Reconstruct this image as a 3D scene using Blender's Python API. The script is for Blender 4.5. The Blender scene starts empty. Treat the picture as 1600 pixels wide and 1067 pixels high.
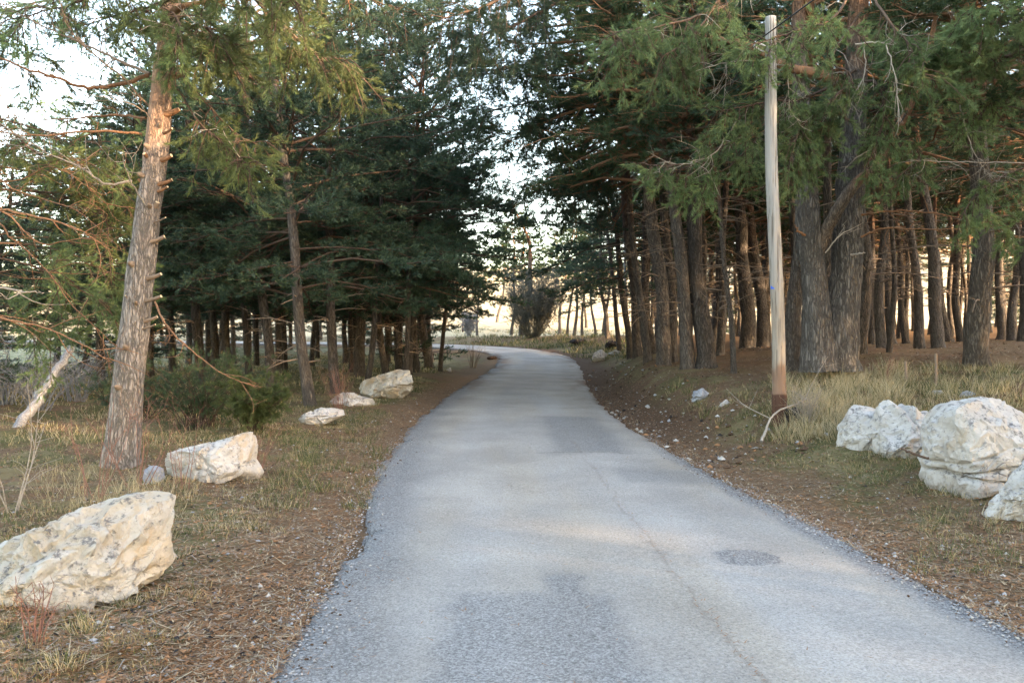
import bpy, math
import numpy as np

# ------------------------------------------------------------------ camera, light, exposure
S = bpy.context.scene
COL = S.collection
F = 28 / 36 * 1600            # focal length in photo pixels
EYE = 1.63
cam_d = bpy.data.cameras.new('camera')
cam_d.lens = 28; cam_d.sensor_width = 36; cam_d.clip_start = 0.05; cam_d.clip_end = 4000
cam = bpy.data.objects.new('camera', cam_d); COL.objects.link(cam)
cam.location = (0, 0, EYE); cam.rotation_euler = (math.radians(90), 0, 0)
S.camera = cam

SUN_EL, SUN_AZ = 11.0, 119.0          # azimuth measured clockwise from +Y (into the picture)
W = bpy.data.worlds.new('World'); S.world = W; W.use_nodes = True
nt = W.node_tree; nt.nodes.clear()
sky = nt.nodes.new('ShaderNodeTexSky'); sky.sky_type = 'NISHITA'; sky.sun_disc = False
sky.sun_elevation = math.radians(SUN_EL); sky.sun_rotation = math.radians(SUN_AZ)
sky.air_density = 1.0; sky.dust_density = 1.2; sky.ozone_density = 1.0
bg = nt.nodes.new('ShaderNodeBackground'); bg.inputs[1].default_value = 0.15
wo = nt.nodes.new('ShaderNodeOutputWorld')
nt.links.new(sky.outputs[0], bg.inputs[0]); nt.links.new(bg.outputs[0], wo.inputs[0])
sun_d = bpy.data.lights.new('sun', 'SUN'); sun_d.energy = 2.2; sun_d.angle = math.radians(0.5)
sun_d.color = (1.0, 0.80, 0.58)
sun = bpy.data.objects.new('sun', sun_d); COL.objects.link(sun)
sun.rotation_euler = (math.radians(90 - SUN_EL), 0, math.radians(180 - SUN_AZ))
S.view_settings.view_transform = 'Standard'; S.view_settings.look = 'None'
S.view_settings.exposure = 3.58; S.view_settings.gamma = 1.0
S.view_settings.use_curve_mapping = False
S.view_settings.use_white_balance = True; S.view_settings.white_balance_temperature = 8050; S.view_settings.white_balance_tint = 15   # camera balanced for shade
S.cycles.max_bounces = 5; S.cycles.diffuse_bounces = 3; S.cycles.transmission_bounces = 3
S.cycles.sample_clamp_indirect = 6

rng = np.random.default_rng(11)

# ------------------------------------------------------------------ numpy helpers
def _h(ix, iy, iz, seed):
    n = (ix.astype(np.int64) * 374761393 + iy.astype(np.int64) * 668265263 + iz.astype(np.int64) * 2147483647 + seed * 974634777) & 0xffffffff
    n = ((n ^ (n >> 13)) * 1274126177) & 0xffffffff
    n = ((n ^ (n >> 16)) * 2246822519) & 0xffffffff
    return ((n ^ (n >> 15)) & 0xffffff) / float(0xffffff)
def noise(p, scale=1.0, seed=0):
    """value noise, -1..1; p is (n,2) or (n,3)"""
    p = np.asarray(p, float) * scale
    if p.shape[1] == 2: p = np.column_stack([p, np.zeros(len(p))])
    i = np.floor(p).astype(np.int64); f = p - i; f = f * f * f * (f * (f * 6 - 15) + 10)
    r = 0
    for dx in (0, 1):
        for dy in (0, 1):
            for dz in (0, 1):
                w = (f[:, 0] if dx else 1 - f[:, 0]) * (f[:, 1] if dy else 1 - f[:, 1]) * (f[:, 2] if dz else 1 - f[:, 2])
                r = r + w * _h(i[:, 0] + dx, i[:, 1] + dy, i[:, 2] + dz, seed)
    return r * 2 - 1
def fbm(p, scale=1.0, octv=4, seed=0, gain=.5):
    a, s, t = 1.0, scale, 0
    for k in range(octv):
        t = t + a * noise(p, s, seed + k * 17); a *= gain; s *= 2.03
    return t
def sstep(a, b, x):
    t = np.clip((x - a) / (b - a), 0, 1); return t * t * (3 - 2 * t)
def unit(v): return v / np.maximum(np.linalg.norm(v, axis=-1, keepdims=True), 1e-9)

def mesh_np(name, V, T=None, Q=None, mats=(), mi=None, smooth=False, attrs=None):
    """T (n,3) triangles and/or Q (m,4) quads"""
    V = np.asarray(V, np.float32)
    parts, tot = [], []
    if T is not None and len(T): parts.append(np.asarray(T).ravel()); tot.append(np.full(len(T), 3))
    if Q is not None and len(Q): parts.append(np.asarray(Q).ravel()); tot.append(np.full(len(Q), 4))
    li = np.concatenate(parts).astype(np.int32); lt = np.concatenate(tot).astype(np.int32)
    ls = np.concatenate([[0], np.cumsum(lt)[:-1]]).astype(np.int32)
    me = bpy.data.meshes.new(name)
    me.vertices.add(len(V)); me.vertices.foreach_set('co', V.ravel())
    me.loops.add(len(li)); me.loops.foreach_set('vertex_index', li)
    me.polygons.add(len(lt)); me.polygons.foreach_set('loop_start', ls); me.polygons.foreach_set('loop_total', lt)
    for m in mats: me.materials.append(m)
    if mi is not None: me.polygons.foreach_set('material_index', np.asarray(mi, np.int32))
    me.polygons.foreach_set('use_smooth', np.full(len(lt), bool(smooth)) if not isinstance(smooth, np.ndarray) else smooth)
    if attrs:
        for k, a in attrs.items():
            at = me.attributes.new(k, 'FLOAT', 'POINT'); at.data.foreach_set('value', np.asarray(a, np.float32))
    me.update(calc_edges=True)
    return me

def put(name, me, parent=None, loc=(0, 0, 0), label=None, cat=None, group=None, kind=None):
    o = bpy.data.objects.new(name, me); COL.objects.link(o); o.location = loc
    if parent is not None: o.parent = parent
    if label: o['label'] = label
    if cat: o['category'] = cat
    if group: o['group'] = group
    if kind: o['kind'] = kind
    return o

class Geo:
    """collects triangles and quads with material slots"""
    def __init__(s): s.V, s.T, s.Q, s.tm, s.qm, s.n = [], [], [], [], [], 0
    def add(s, V, T=None, Q=None, m=0):
        if T is not None and len(T): s.T.append(np.asarray(T) + s.n); s.tm.append(np.full(len(T), m))
        if Q is not None and len(Q): s.Q.append(np.asarray(Q) + s.n); s.qm.append(np.full(len(Q), m))
        s.V.append(np.asarray(V, float)); s.n += len(V)
    def mesh(s, name, mats, smooth_quads=True):
        T = np.concatenate(s.T) if s.T else None; Q = np.concatenate(s.Q) if s.Q else None
        nT = 0 if T is None else len(T); nQ = 0 if Q is None else len(Q)
        mi = np.concatenate(s.tm + s.qm)
        sm = np.concatenate([np.zeros(nT, bool), np.full(nQ, smooth_quads)])
        return mesh_np(name, np.concatenate(s.V), T, Q, mats, mi, sm)

def tube(P, R, n=6, rough=0.0, rscale=3.0, seed=0, flare=0.0, cap=True):
    """ring tube along a polyline; returns verts, quads, tris"""
    P = np.asarray(P, float); m = len(P); R = np.broadcast_to(np.asarray(R, float), (m,))
    Tn = unit(np.gradient(P, axis=0))
    ref = np.array([0., 0, 1]) if abs(Tn[0, 2]) < .8 else np.array([1., 0, 0])
    A = unit(np.cross(Tn, ref)); B = np.cross(Tn, A)
    a = np.linspace(0, 2 * math.pi, n, endpoint=False)
    rr = R[:, None] * np.ones(n)
    if flare:
        hgt = P[:, 2] - P[0, 2]
        lob = 1 + .30 * np.sin(a * 5 + seed)[None, :] + .22 * np.sin(a * 3 + 2 * seed)[None, :]
        rr = rr + flare * np.exp(-np.clip(hgt, 0, 9) * 4.5)[:, None] * lob
    V = P[:, None, :] + rr[..., None] * (np.cos(a)[None, :, None] * A[:, None, :] + np.sin(a)[None, :, None] * B[:, None, :])
    V = V.reshape(-1, 3)
    if rough:
        d = fbm(V * np.array([1, 1, .45]), rscale, 3, seed)
        C = np.repeat(P, n, axis=0); V = C + (V - C) * (1 + rough * d)[:, None]
    i = np.arange(m - 1)[:, None] * n; j = np.arange(n)[None, :]; k = (j + 1) % n
    Q = np.stack([i + j, i + k, i + n + k, i + n + j], -1).reshape(-1, 4)
    T = None
    if cap:
        V = np.vstack([V, P[-1:] + Tn[-1:] * R[-1] * .25]); b = (m - 1) * n
        T = np.stack([b + j[0], b + k[0], np.full(n, len(V) - 1)], -1)
    return V, Q, T

def curve(P, m):
    """Catmull-Rom through the points, m samples"""
    P = np.asarray(P, float)
    if len(P) == 2: t = np.linspace(0, 1, m)[:, None]; return P[0] * (1 - t) + P[1] * t
    E = np.vstack([2 * P[0] - P[1], P, 2 * P[-1] - P[-2]])
    u = np.linspace(0, len(P) - 1 - 1e-6, m); i = u.astype(int); t = (u - i)[:, None]
    a, b, c, d = E[i], E[i + 1], E[i + 2], E[i + 3]
    return .5 * (2 * b + (c - a) * t + (2 * a - 5 * b + 4 * c - d) * t * t + (3 * b - a - 3 * c + d) * t ** 3)

def needles(P, D, k, L, Wd, slen, r, spread=(.45, 1.15)):
    """k needles on each shoot: one thin triangle each"""
    n = len(P); N = n * k
    P = np.repeat(P, k, 0); D = np.repeat(D, k, 0)
    rad = unit(np.cross(D, unit(r.normal(size=(N, 3)))))
    u = r.random((N, 1)) ** .8; th = r.uniform(spread[0], spread[1], (N, 1)) * (1.05 - .45 * u)
    nd = D * np.cos(th) + rad * np.sin(th)
    b = P + D * u * slen
    s = unit(np.cross(nd, unit(r.normal(size=(N, 3))))) * (Wd / 2)
    l = L * r.uniform(.75, 1.2, (N, 1))
    V = np.stack([b - s, b + s, b + nd * l], 1).reshape(-1, 3)
    return V, np.arange(N * 3).reshape(-1, 3)

def wpt(px, py, Y):
    """the point at depth Y that lies on a photo pixel"""
    return np.array([(px - 800) / F * Y, Y, EYE - (py - 533.5) / F * Y])

# ------------------------------------------------------------------ materials
class NT:
    def __init__(s, name):
        s.m = bpy.data.materials.new(name); s.m.use_nodes = True
        s.t = s.m.node_tree; s.t.nodes.clear()
    def n(s, typ, **kw):
        nd = s.t.nodes.new('ShaderNode' + typ)
        for k, v in kw.items():
            if k.startswith('_'): setattr(nd, k[1:], v)
        return nd
    def set(s, nd, key, v):
        if v is None: return
        if isinstance(v, bpy.types.NodeSocket): s.t.links.new(v, nd.inputs[key])
        else:
            if isinstance(v, tuple) and len(v) == 3 and nd.inputs[key].type == 'RGBA': v = (*v, 1)
            nd.inputs[key].default_value = v
    def math(s, op, a, b=None, c=None, clamp=False):
        nd = s.n('Math', _operation=op, _use_clamp=clamp); s.set(nd, 0, a); s.set(nd, 1, b); s.set(nd, 2, c); return nd.outputs[0]
    def mix(s, f, a, b, blend='MIX'):
        nd = s.n('Mix', _data_type='RGBA', _blend_type=blend); s.set(nd, 0, f); s.set(nd, 6, a); s.set(nd, 7, b); return nd.outputs[2]
    def ramp(s, f, lo, hi):
        nd = s.n('MapRange', _interpolation_type='SMOOTHSTEP'); s.set(nd, 0, f); s.set(nd, 1, lo); s.set(nd, 2, hi); return nd.outputs[0]
    def noise(s, co, scale, detail=4, rough=.55, dist=0.0):
        nd = s.n('TexNoise'); s.set(nd, 'Vector', co); s.set(nd, 'Scale', scale); s.set(nd, 'Detail', detail)
        s.set(nd, 'Roughness', rough); s.set(nd, 'Distortion', dist); return nd.outputs[0]
    def vor(s, co, scale, feat='F1', rnd=1.0):
        nd = s.n('TexVoronoi', _feature=feat); s.set(nd, 'Vector', co); s.set(nd, 'Scale', scale); s.set(nd, 'Randomness', rnd); return nd
    def co(s, sc=(1, 1, 1), which='Object'):
        nd = s.n('TexCoord'); mp = s.n('Mapping'); s.set(mp, 'Vector', nd.outputs[which]); mp.inputs['Scale'].default_value = sc
        return mp.outputs[0]
    def sep(s, v):
        nd = s.n('SeparateXYZ'); s.set(nd, 0, v); return nd.outputs
    def attr(s, name): return s.n('Attribute', _attribute_name=name).outputs['Fac']
    def rand(s): return s.n('ObjectInfo').outputs['Random']
    def bump(s, h, dist=.01, strength=1.0, nrm=None):
        nd = s.n('Bump'); s.set(nd, 'Height', h); s.set(nd, 'Distance', dist); s.set(nd, 'Strength', strength)
        if nrm is not None: s.set(nd, 'Normal', nrm)
        return nd.outputs[0]
    def out(s, col, rough=.85, nrm=None, spec=.3, transl=0.0, tcol=None):
        b = s.n('BsdfPrincipled'); s.set(b, 'Base Color', col); s.set(b, 'Roughness', rough); s.set(b, 'Specular IOR Level', spec)
        if nrm is not None: s.set(b, 'Normal', nrm)
        res = b.outputs[0]
        if transl:
            t = s.n('BsdfTranslucent'); s.set(t, 'Color', tcol if tcol is not None else col)
            mx = s.n('MixShader'); s.set(mx, 0, transl); s.t.links.new(res, mx.inputs[1]); s.t.links.new(t.outputs[0], mx.inputs[2]); res = mx.outputs[0]
        o = s.n('OutputMaterial'); s.t.links.new(res, o.inputs[0]); return s.m

def bark_mat(name, grey, orange, z0, z1, plate=13.0, depth=.03, cr=.6):
    t = NT(name); z = t.sep(t.co())[2]
    w = t.noise(t.co((1, 1, .6)), 6, 3)
    add = t.n('VectorMath', _operation='MULTIPLY_ADD'); t.set(add, 0, w); add.inputs[1].default_value = (.05, .05, .05); t.set(add, 2, t.co((1, 1, .20)))
    f1 = t.noise(add.outputs[0], plate * 1.6, 5, .62)
    rid = t.math('ABSOLUTE', t.math('SUBTRACT', f1, .5))                 # furrows between the bark ridges
    fur = t.ramp(rid, .0, .075)
    v = t.vor(add.outputs[0], plate * 2.3, 'DISTANCE_TO_EDGE').outputs['Distance']
    fur2 = t.ramp(v, .0, .16)
    crack = t.math('MULTIPLY', t.math('MULTIPLY_ADD', fur, .75, .25), t.math('MULTIPLY_ADD', fur2, .55, .45))
    n1 = t.noise(t.co((1, 1, .45)), 38, 5, .68); n2 = t.noise(t.co(), 2.2, 4)
    g = t.mix(n1, tuple(x * .62 for x in grey), tuple(min(x * 1.4, 1) for x in grey))
    lich = t.ramp(t.noise(t.co(), 9, 5, .7), .55, .72)
    g = t.mix(t.math('MULTIPLY', lich, .4), g, (.30, .30, .27))
    o = t.mix(n1, tuple(x * .65 for x in orange), tuple(x * 1.3 for x in orange))
    hz = t.ramp(t.math('ADD', z, t.math('MULTIPLY', t.math('SUBTRACT', n2, .5), 3.0)), z0, z1)
    col = t.mix(hz, g, o)
    ck = t.math('MULTIPLY', t.math('SUBTRACT', 1.0, crack), t.math('SUBTRACT', cr, t.math('MULTIPLY', hz, cr * .5)))
    col = t.mix(ck, col, tuple(x * .22 for x in grey))
    r = t.math('MULTIPLY_ADD', t.rand(), .5, .75)
    mul = t.n('VectorMath', _operation='SCALE'); t.set(mul, 0, col); t.set(mul, 'Scale', r)
    h = t.math('ADD', crack, t.math('MULTIPLY', n1, .4))
    return t.out(mul.outputs[0], .92, t.bump(h, depth * .6), .15)

M = {}
M['bark'] = bark_mat('pine_bark', (.175, .148, .128), (.33, .155, .085), 3.6, 6.5, 10, .05, .8)
M['bark_dark'] = bark_mat('pine_bark_dark', (.15, .128, .112), (.24, .12, .075), 5.5, 9, 10, .05, .8)
M['bark_near'] = bark_mat('pine_bark_near', (.27, .24, .22), (.44, .265, .18), 2.6, 4.6, 13, .035, .88)
M['bark_big'] = bark_mat('pine_bark_big', (.24, .215, .195), (.36, .17, .09), 4.6, 7.5, 9, .07, .8)
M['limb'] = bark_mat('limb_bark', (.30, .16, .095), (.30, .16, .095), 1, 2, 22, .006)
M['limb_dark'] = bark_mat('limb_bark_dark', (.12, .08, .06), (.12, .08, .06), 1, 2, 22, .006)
M['limb_fork'] = bark_mat('limb_bark_fork', (.21, .165, .135), (.36, .18, .10), 3.2, 4.4, 14, .03, .8)
M['dead'] = bark_mat('dead_wood', (.40, .345, .29), (.40, .345, .29), 1, 2, 30, .004)
M['grey_log'] = bark_mat('grey_log_wood', (.30, .31, .34), (.3, .31, .34), 1, 2, 14, .006)

def needle_mat(name, a, b, c, transl=.3, nscale=1.1):
    t = NT(name); co = t.co()
    n = t.noise(co, nscale, 3); n2 = t.noise(co, 5.5, 2)
    col = t.mix(t.ramp(n, .32, .68), a, b)
    col = t.mix(t.math('MULTIPLY', t.ramp(n2, .50, .72), .6), col, c)
    r = t.math('MULTIPLY_ADD', t.rand(), .5, .75)
    mul = t.n('VectorMath', _operation='SCALE'); t.set(mul, 0, col); t.set(mul, 'Scale', r)
    return t.out(mul.outputs[0], .55, None, .35, transl)
M['needle_cool'] = needle_mat('needles_cool', (.038, .076, .050), (.060, .102, .058), (.088, .125, .055))
M['needle_warm'] = needle_mat('needles_warm', (.045, .082, .040), (.07, .108, .044), (.10, .128, .052))
M['needle_near'] = needle_mat('needles_near', (.115, .185, .078), (.17, .235, .095), (.22, .255, .11), .35, 2.5)
M['needle_olive'] = needle_mat('needles_olive', (.085, .118, .042), (.125, .155, .055), (.165, .17, .065), .3, 2.5)

def plain(name, col, rough=.8, spec=.3, var=.25, scale=8, transl=0, bumpd=0):
    t = NT(name); n = t.noise(t.co(), scale, 4)
    c = t.mix(n, tuple(x * (1 - var) for x in col), tuple(min(1, x * (1 + var)) for x in col))
    nr = t.bump(n, bumpd) if bumpd else None
    return t.out(c, rough, nr, spec, transl)
M['grass_green'] = plain('grass_green', (.085, .105, .04), .7, .2, .5, 2.2, .25)
M['grass_dry'] = plain('grass_dry', (.40, .31, .165), .7, .2, .45, 2.5, .25)
M['grass_pale'] = plain('grass_pale', (.52, .43, .28), .7, .2, .3, 2.5, .25)
M['litter'] = plain('needle_litter', (.29, .15, .078), .85, .15, .6, 9)
M['litter_pale'] = plain('litter_pale', (.42, .33, .22), .85, .15, .4, 9)
M['leaf_green'] = plain('weed_leaf', (.12, .17, .05), .6, .3, .3, 9, .3)
M['twig'] = plain('twig', (.23, .17, .13), .85, .15, .35, 20)
M['thorn'] = plain('thorn_stem', (.26, .13, .10), .8, .15, .4, 20)
M['shrub_dark'] = plain('shrub_twig', (.115, .12, .10), .85, .1, .4, 9)
M['stone_chip'] = plain('stone_chip', (.40, .38, .355), .85, .2, .35, 15)
M['grit'] = plain('grit', (.30, .305, .32), .85, .2, .5, 25)
M['earth'] = plain('earth', (.10, .062, .042), .95, .1, .4, 12)
M['cut'] = plain('cut_wood', (.55, .42, .28), .85, .15, .2, 30)
M['wire'] = plain('black_wire', (.012, .012, .013), .5, .4, 0)
M['metal'] = plain('galvanised_metal', (.55, .56, .58), .4, .5, .15)
M['blue'] = plain('blue_paint', (.02, .12, .62), .6, .3, .2, 30)
M['burnt'] = plain('dark_stump', (.035, .03, .028), .9, .1, .4, 9, 0, .02)

def pole_mat():
    t = NT('pole_wood'); z = t.sep(t.co())[2]
    g = t.noise(t.co((9, 9, .35)), 5, 5, .6)
    n2 = t.noise(t.co((1, 1, .6)), 1.6, 3)
    grey = t.mix(g, (.23, .22, .21), (.43, .41, .385))
    tan = t.mix(g, (.22, .18, .145), (.41, .36, .305))
    zz = t.math('ADD', z, t.math('MULTIPLY', t.math('SUBTRACT', n2, .5), 4.0))
    col = t.mix(t.ramp(zz, .8, 3.6), tan, grey)
    col = t.mix(t.math('SUBTRACT', 1.0, t.ramp(zz, .50, .95)), col, t.mix(g, (.17, .105, .075), (.30, .19, .135)))
    zb = t.math('ADD', z, t.math('MULTIPLY', n2, .12))
    col = t.mix(t.math('SUBTRACT', 1.0, t.ramp(zb, .46, .50)), col, t.mix(g, (.05, .026, .018), (.13, .065, .045)))
    chk = t.math('MULTIPLY', t.ramp(t.noise(t.co((14, 14, .25)), 4, 3), .56, .64), .8)
    col = t.mix(chk, col, (.10, .08, .065))
    return t.out(col, .85, t.bump(t.math('SUBTRACT', g, chk), .006), .2)
M['pole'] = pole_mat()

def rock_mat(name, warm, white, spots=.6):
    t = NT(name); co = t.co()
    n = t.noise(co, 2.2, 6, .6, .5); n2 = t.noise(co, 13, 9, .74); n3 = t.noise(co, 45, 5, .7)
    col = t.mix(t.ramp(n, .35, .62), warm, white)
    up = t.sep(t.n('NewGeometry').outputs['Normal'])[2]
    # lichen and dirt lie on the upper faces
    grime = t.math('MULTIPLY', t.ramp(n2, .50, .62), t.ramp(up, -.3, .7))
    col = t.mix(t.math('MULTIPLY', grime, spots), col, (.15, .15, .155))
    stain = t.ramp(t.noise(t.co((1.2, 1.2, .7)), 3.4, 5, .7, 1.0), .56, .70)
    col = t.mix(t.math('MULTIPLY', stain, .5), col, (.45, .32, .19))
    v = t.vor(t.co((1, 1, 1.6)), 3.2, 'DISTANCE_TO_EDGE').outputs['Distance']
    wv = t.noise(co, 5, 4)
    ck = t.math('SUBTRACT', 1.0, t.ramp(t.math('ADD', v, t.math('MULTIPLY', t.math('SUBTRACT', wv, .35), .16)), .0, .022))
    col = t.mix(t.math('MULTIPLY', ck, .55), col, (.13, .10, .08))
    pit = t.ramp(t.noise(co, 26, 3, .5), .62, .70)
    col = t.mix(t.math('MULTIPLY', pit, .25), col, (.22, .20, .19))
    low = t.math('SUBTRACT', .0, t.sep(co)[2])
    soil = t.math('MULTIPLY', t.ramp(t.math('ADD', low, t.math('MULTIPLY', n2, .3)), .26, .50), .6)
    col = t.mix(soil, col, (.20, .15, .10))
    h = t.math('ADD', t.math('MULTIPLY', n2, .9), t.math('MULTIPLY', n3, .3))
    h = t.math('SUBTRACT', h, t.math('ADD', t.math('MULTIPLY', ck, .5), t.math('MULTIPLY', pit, .35)))
    return t.out(col, .9, t.bump(h, .028), .2)
M['rock_cream'] = rock_mat('limestone_cream', (.43, .375, .30), (.51, .49, .455), .95)
M['rock_white'] = rock_mat('limestone_white', (.44, .41, .38), (.53, .515, .505), .9)
M['rock_brown'] = rock_mat('limestone_brown', (.34, .265, .18), (.50, .46, .40), .8)
M['rock_grey'] = rock_mat('limestone_grey', (.26, .28, .32), (.36, .38, .42), .4)

# ------------------------------------------------------------------ terrain
CL = curve(np.array([(1.6, -60), (1.1, -25), (.9, -8), (.86, 1), (.78, 5), (.36, 10), (.15, 15), (.22, 20), (.56, 26), (.93, 31.5), (1.15, 36.5), (1.0, 41),
               (-.5, 46.3), (-3.8, 50.2), (-8.5, 53), (-16, 55.5), (-30, 58), (-60, 60)], float), 420)
HALF = 2.03
_m = CL[:, 1] < 41; CLY, CLX = CL[_m, 1], CL[_m, 0]; CLC = 1 / np.sqrt(1 + np.gradient(CLX, CLY) ** 2)
CF = CL[CL[:, 1] > 30][::3]
def road_dist(x, y):
    """signed distance from the centre line: positive on the right-hand side; and the station's y"""
    x = np.atleast_1d(x).astype(float); y = np.atleast_1d(y).astype(float)
    # up to the bend the centre line is nearly straight: measure across it; the road narrows slowly
    d = _road_raw(x, y); return d + np.where(d > 0, 1, -1) * NARROW(y)
def NARROW(y): return np.interp(y, [3, 10, 16, 25], [0, .04, .15, .2])
def _road_raw(x, y):
    out = (x - np.interp(y, CLY, CLX)) * np.interp(y, CLY, CLC)
    far = np.nonzero(y > 36.8)[0]
    if not len(far): return out
    out[far] = _road_far(x[far], y[far]); return out
def _road_far(x, y):
    A, Bv = CF[:-1], CF[1:] - CF[:-1]; L2 = (Bv ** 2).sum(1)
    out = np.empty(len(x))
    for s in range(0, len(x), 20000):
        p = np.stack([x[s:s + 20000], y[s:s + 20000]], 1)[:, None, :]
        t = np.clip(((p - A) * Bv).sum(2) / L2, 0, 1)
        d = p - (A + t[..., None] * Bv); dd = (d ** 2).sum(2); k = dd.argmin(1); r = np.arange(len(k))
        cr = Bv[k, 0] * d[r, k, 1] - Bv[k, 1] * d[r, k, 0]
        out[s:s + 20000] = np.sqrt(dd[r, k]) * np.where(cr < 0, 1, -1)
    return out
_yy = np.arange(-80, 1000, 1.0)
_zz = np.interp(_yy, [-80, 0, 8, 19.5, 32, 39.5, 50, 58, 70, 90, 120, 200, 330, 1000], [.3, 0, 0, .2, .45, .76, 1.30, 1.62, 1.95, 4.6, 8.9, 19.5, 31, 70])
_k = np.exp(-np.linspace(-2, 2, 9) ** 2); _k /= _k.sum()
_zz = np.convolve(np.pad(_zz, 4, 'edge'), _k, 'valid')
def zroad(y): return np.interp(y, _yy, _zz)
def terrain(x, y, d=None, rough=True):
    x = np.atleast_1d(x).astype(float); y = np.atleast_1d(y).astype(float)
    if d is None: d = road_dist(x, y)
    z = zroad(y) * (1 + .35 * sstep(.15, .6, x / np.maximum(y, 30)) * sstep(70, 140, y))
    r = d - HALF
    A = np.interp(y, [0, 6, 9, 12, 18, 24, 32, 45, 60], [.15, .16, .26, .56, .86, .85, .65, .40, .2])
    w = np.interp(y, [0, 6, 12, 18, 30, 45], [3.2, 3.0, 1.9, 1.55, 2.2, 4])
    bank = A * sstep(.15, 1, r / w) + .085 * np.clip(r - 1.8, 0, 30) * (1 - .55 * sstep(3, 12, r)) * (1 - sstep(45, 70, y))
    z = z + np.where(r > 0, bank, 0)
    l = -d - HALF
    lb = .05 * sstep(0, .5, l) + .10 * sstep(.5, 2.5, l) + .004 * np.clip(l, 0, 40)
    z = z + np.where(l > 0, lb * (1 - sstep(28, 36, y)) - .16 * sstep(.1, 1.2, l) * sstep(32, 40, y) * (1 - sstep(52, 60, y)), 0)
    p = np.stack([x, y], 1); off = np.minimum(sstep(0, .8, r) + sstep(0, .8, l), 1)
    far = sstep(60, 130, y)
    z = z + off * (.055 * noise(p, .55, 3) + .035 * noise(p, 1.7, 4)) + far * (2.2 * fbm(p, .018, 3, 8) + .5 * noise(p, .11, 5))
    if rough: z = z + off * (.018 * noise(p, 5, 6) + .010 * noise(p, 12, 7))
    return z - .07 * (1 - sstep(-.18, .02, np.maximum(r, l)))
def tz(x, y): return float(terrain(np.array([x]), np.array([y]), None, False)[0])
def hit(px, py, y0=3.0, y1=60):
    """where the line of sight through a photo pixel meets the ground"""
    Y = np.arange(y0, y1, .04); x = (px - 800) / F * Y; z = EYE - (py - 533.5) / F * Y
    k = np.nonzero(terrain(x, Y, None, False) > z)[0]
    i = k[0] if len(k) else len(Y) - 1
    return float(x[i]), float(Y[i])

def steps(a, b, d0, g):
    o = [a]
    while o[-1] < b: o.append(o[-1] + d0); d0 *= g
    return np.array(o)
ys = np.concatenate([-steps(-3, 120, .6, 1.12)[::-1][:-1], np.arange(3, 13, .11), steps(13, 950, .1, 1.026)])
ys = np.unique(np.round(ys, 4))
xr = np.concatenate([np.arange(0, 7, .11), steps(7, 900, .1, 1.055)]); xs = np.unique(np.round(np.concatenate([-xr[1:], xr]), 4))
GX, GY = np.meshgrid(xs, ys); gx, gy = GX.ravel(), GY.ravel()
gd = road_dist(gx, gy); gz = terrain(gx, gy, gd)
nx, ny = len(xs), len(ys)
ii = (np.arange(ny - 1)[:, None] * nx + np.arange(nx - 1)[None, :]).ravel()
GQ = np.stack([ii, ii + 1, ii + nx + 1, ii + nx], 1)

def ground_mat():
    t = NT('forest_ground'); co = t.co(); x, y, z = t.sep(co)[:3]
    e = t.attr('edge'); side = t.attr('side')
    n1 = t.noise(co, .55, 5, .6); n2 = t.noise(co, 3.5, 5, .65); n3 = t.noise(co, 28, 5, .7); n4 = t.noise(co, 110, 3, .7)
    soil = t.mix(n3, (.085, .056, .038), (.26, .165, .10))
    soil = t.mix(t.ramp(n4, .55, .75), soil, (.30, .21, .13))
    green = t.mix(n3, (.045, .058, .022), (.135, .145, .055))
    straw = t.mix(n3, (.15, .12, .065), (.34, .27, .15))
    gm = t.math('MULTIPLY', t.ramp(t.math('ADD', n1, t.math('MULTIPLY', n2, .5)), .66, .86), t.ramp(e, .35, 1.2))
    col = t.mix(t.math('MULTIPLY', gm, .8), soil, green)
    sm = t.math('MULTIPLY', t.ramp(t.math('ADD', t.noise(co, 1.1, 5), t.math('MULTIPLY', n2, .4)), .68, .84), t.ramp(e, .5, 1.5))
    col = t.mix(t.math('MULTIPLY', sm, .75), col, straw)
    pg = t.math('MULTIPLY', t.math('MULTIPLY', t.math('SUBTRACT', 1.0, side), t.ramp(y, 18, 28)), t.ramp(e, 1.2, 3.0))
    col = t.mix(t.math('MULTIPLY', pg, .85), col, t.mix(t.ramp(n2, .35, .65), (.13, .15, .075), (.34, .31, .20)))
    rs = t.math('MULTIPLY', t.math('MULTIPLY', side, t.ramp(e, 1.8, 3.6)), t.ramp(y, 13.5, 16.5))
    col = t.mix(t.math('MULTIPLY', rs, .7), col, t.mix(n3, (.11, .055, .032), (.30, .165, .09)))
    # bare dark earth where the cut bank drops to the road
    db = t.math('MULTIPLY', t.math('MULTIPLY', side, t.math('SUBTRACT', 1.0, t.ramp(t.math('ADD', e, n2), 1.2, 1.9))), t.ramp(y, 10, 14))
    col = t.mix(t.math('MULTIPLY', db, .75), col, t.mix(n3, (.05, .032, .024), (.13, .07, .045)))
    field = t.mix(t.noise(co, .12, 6, .7), (.36, .285, .175), (.54, .45, .31))
    field = t.mix(t.math('MULTIPLY', t.ramp(t.noise(co, .35, 6, .75), .56, .66), .7), field, (.13, .115, .07))
    col = t.mix(t.ramp(t.math('ADD', y, t.math('MULTIPLY', n1, 10.0)), 58, 70), col, field)
    h = t.math('ADD', t.math('MULTIPLY', n3, .8), t.math('MULTIPLY', n4, .35))
    return t.out(col, .95, t.bump(h, .03), .1)
M['ground'] = ground_mat()
ge = np.abs(gd) - HALF
me = mesh_np('ground', np.stack([gx, gy, gz], 1), Q=GQ, mats=[M['ground']], smooth=True, attrs={'edge': ge, 'side': (gd > 0).astype(float)})
put('ground', me, kind='structure')

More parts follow.
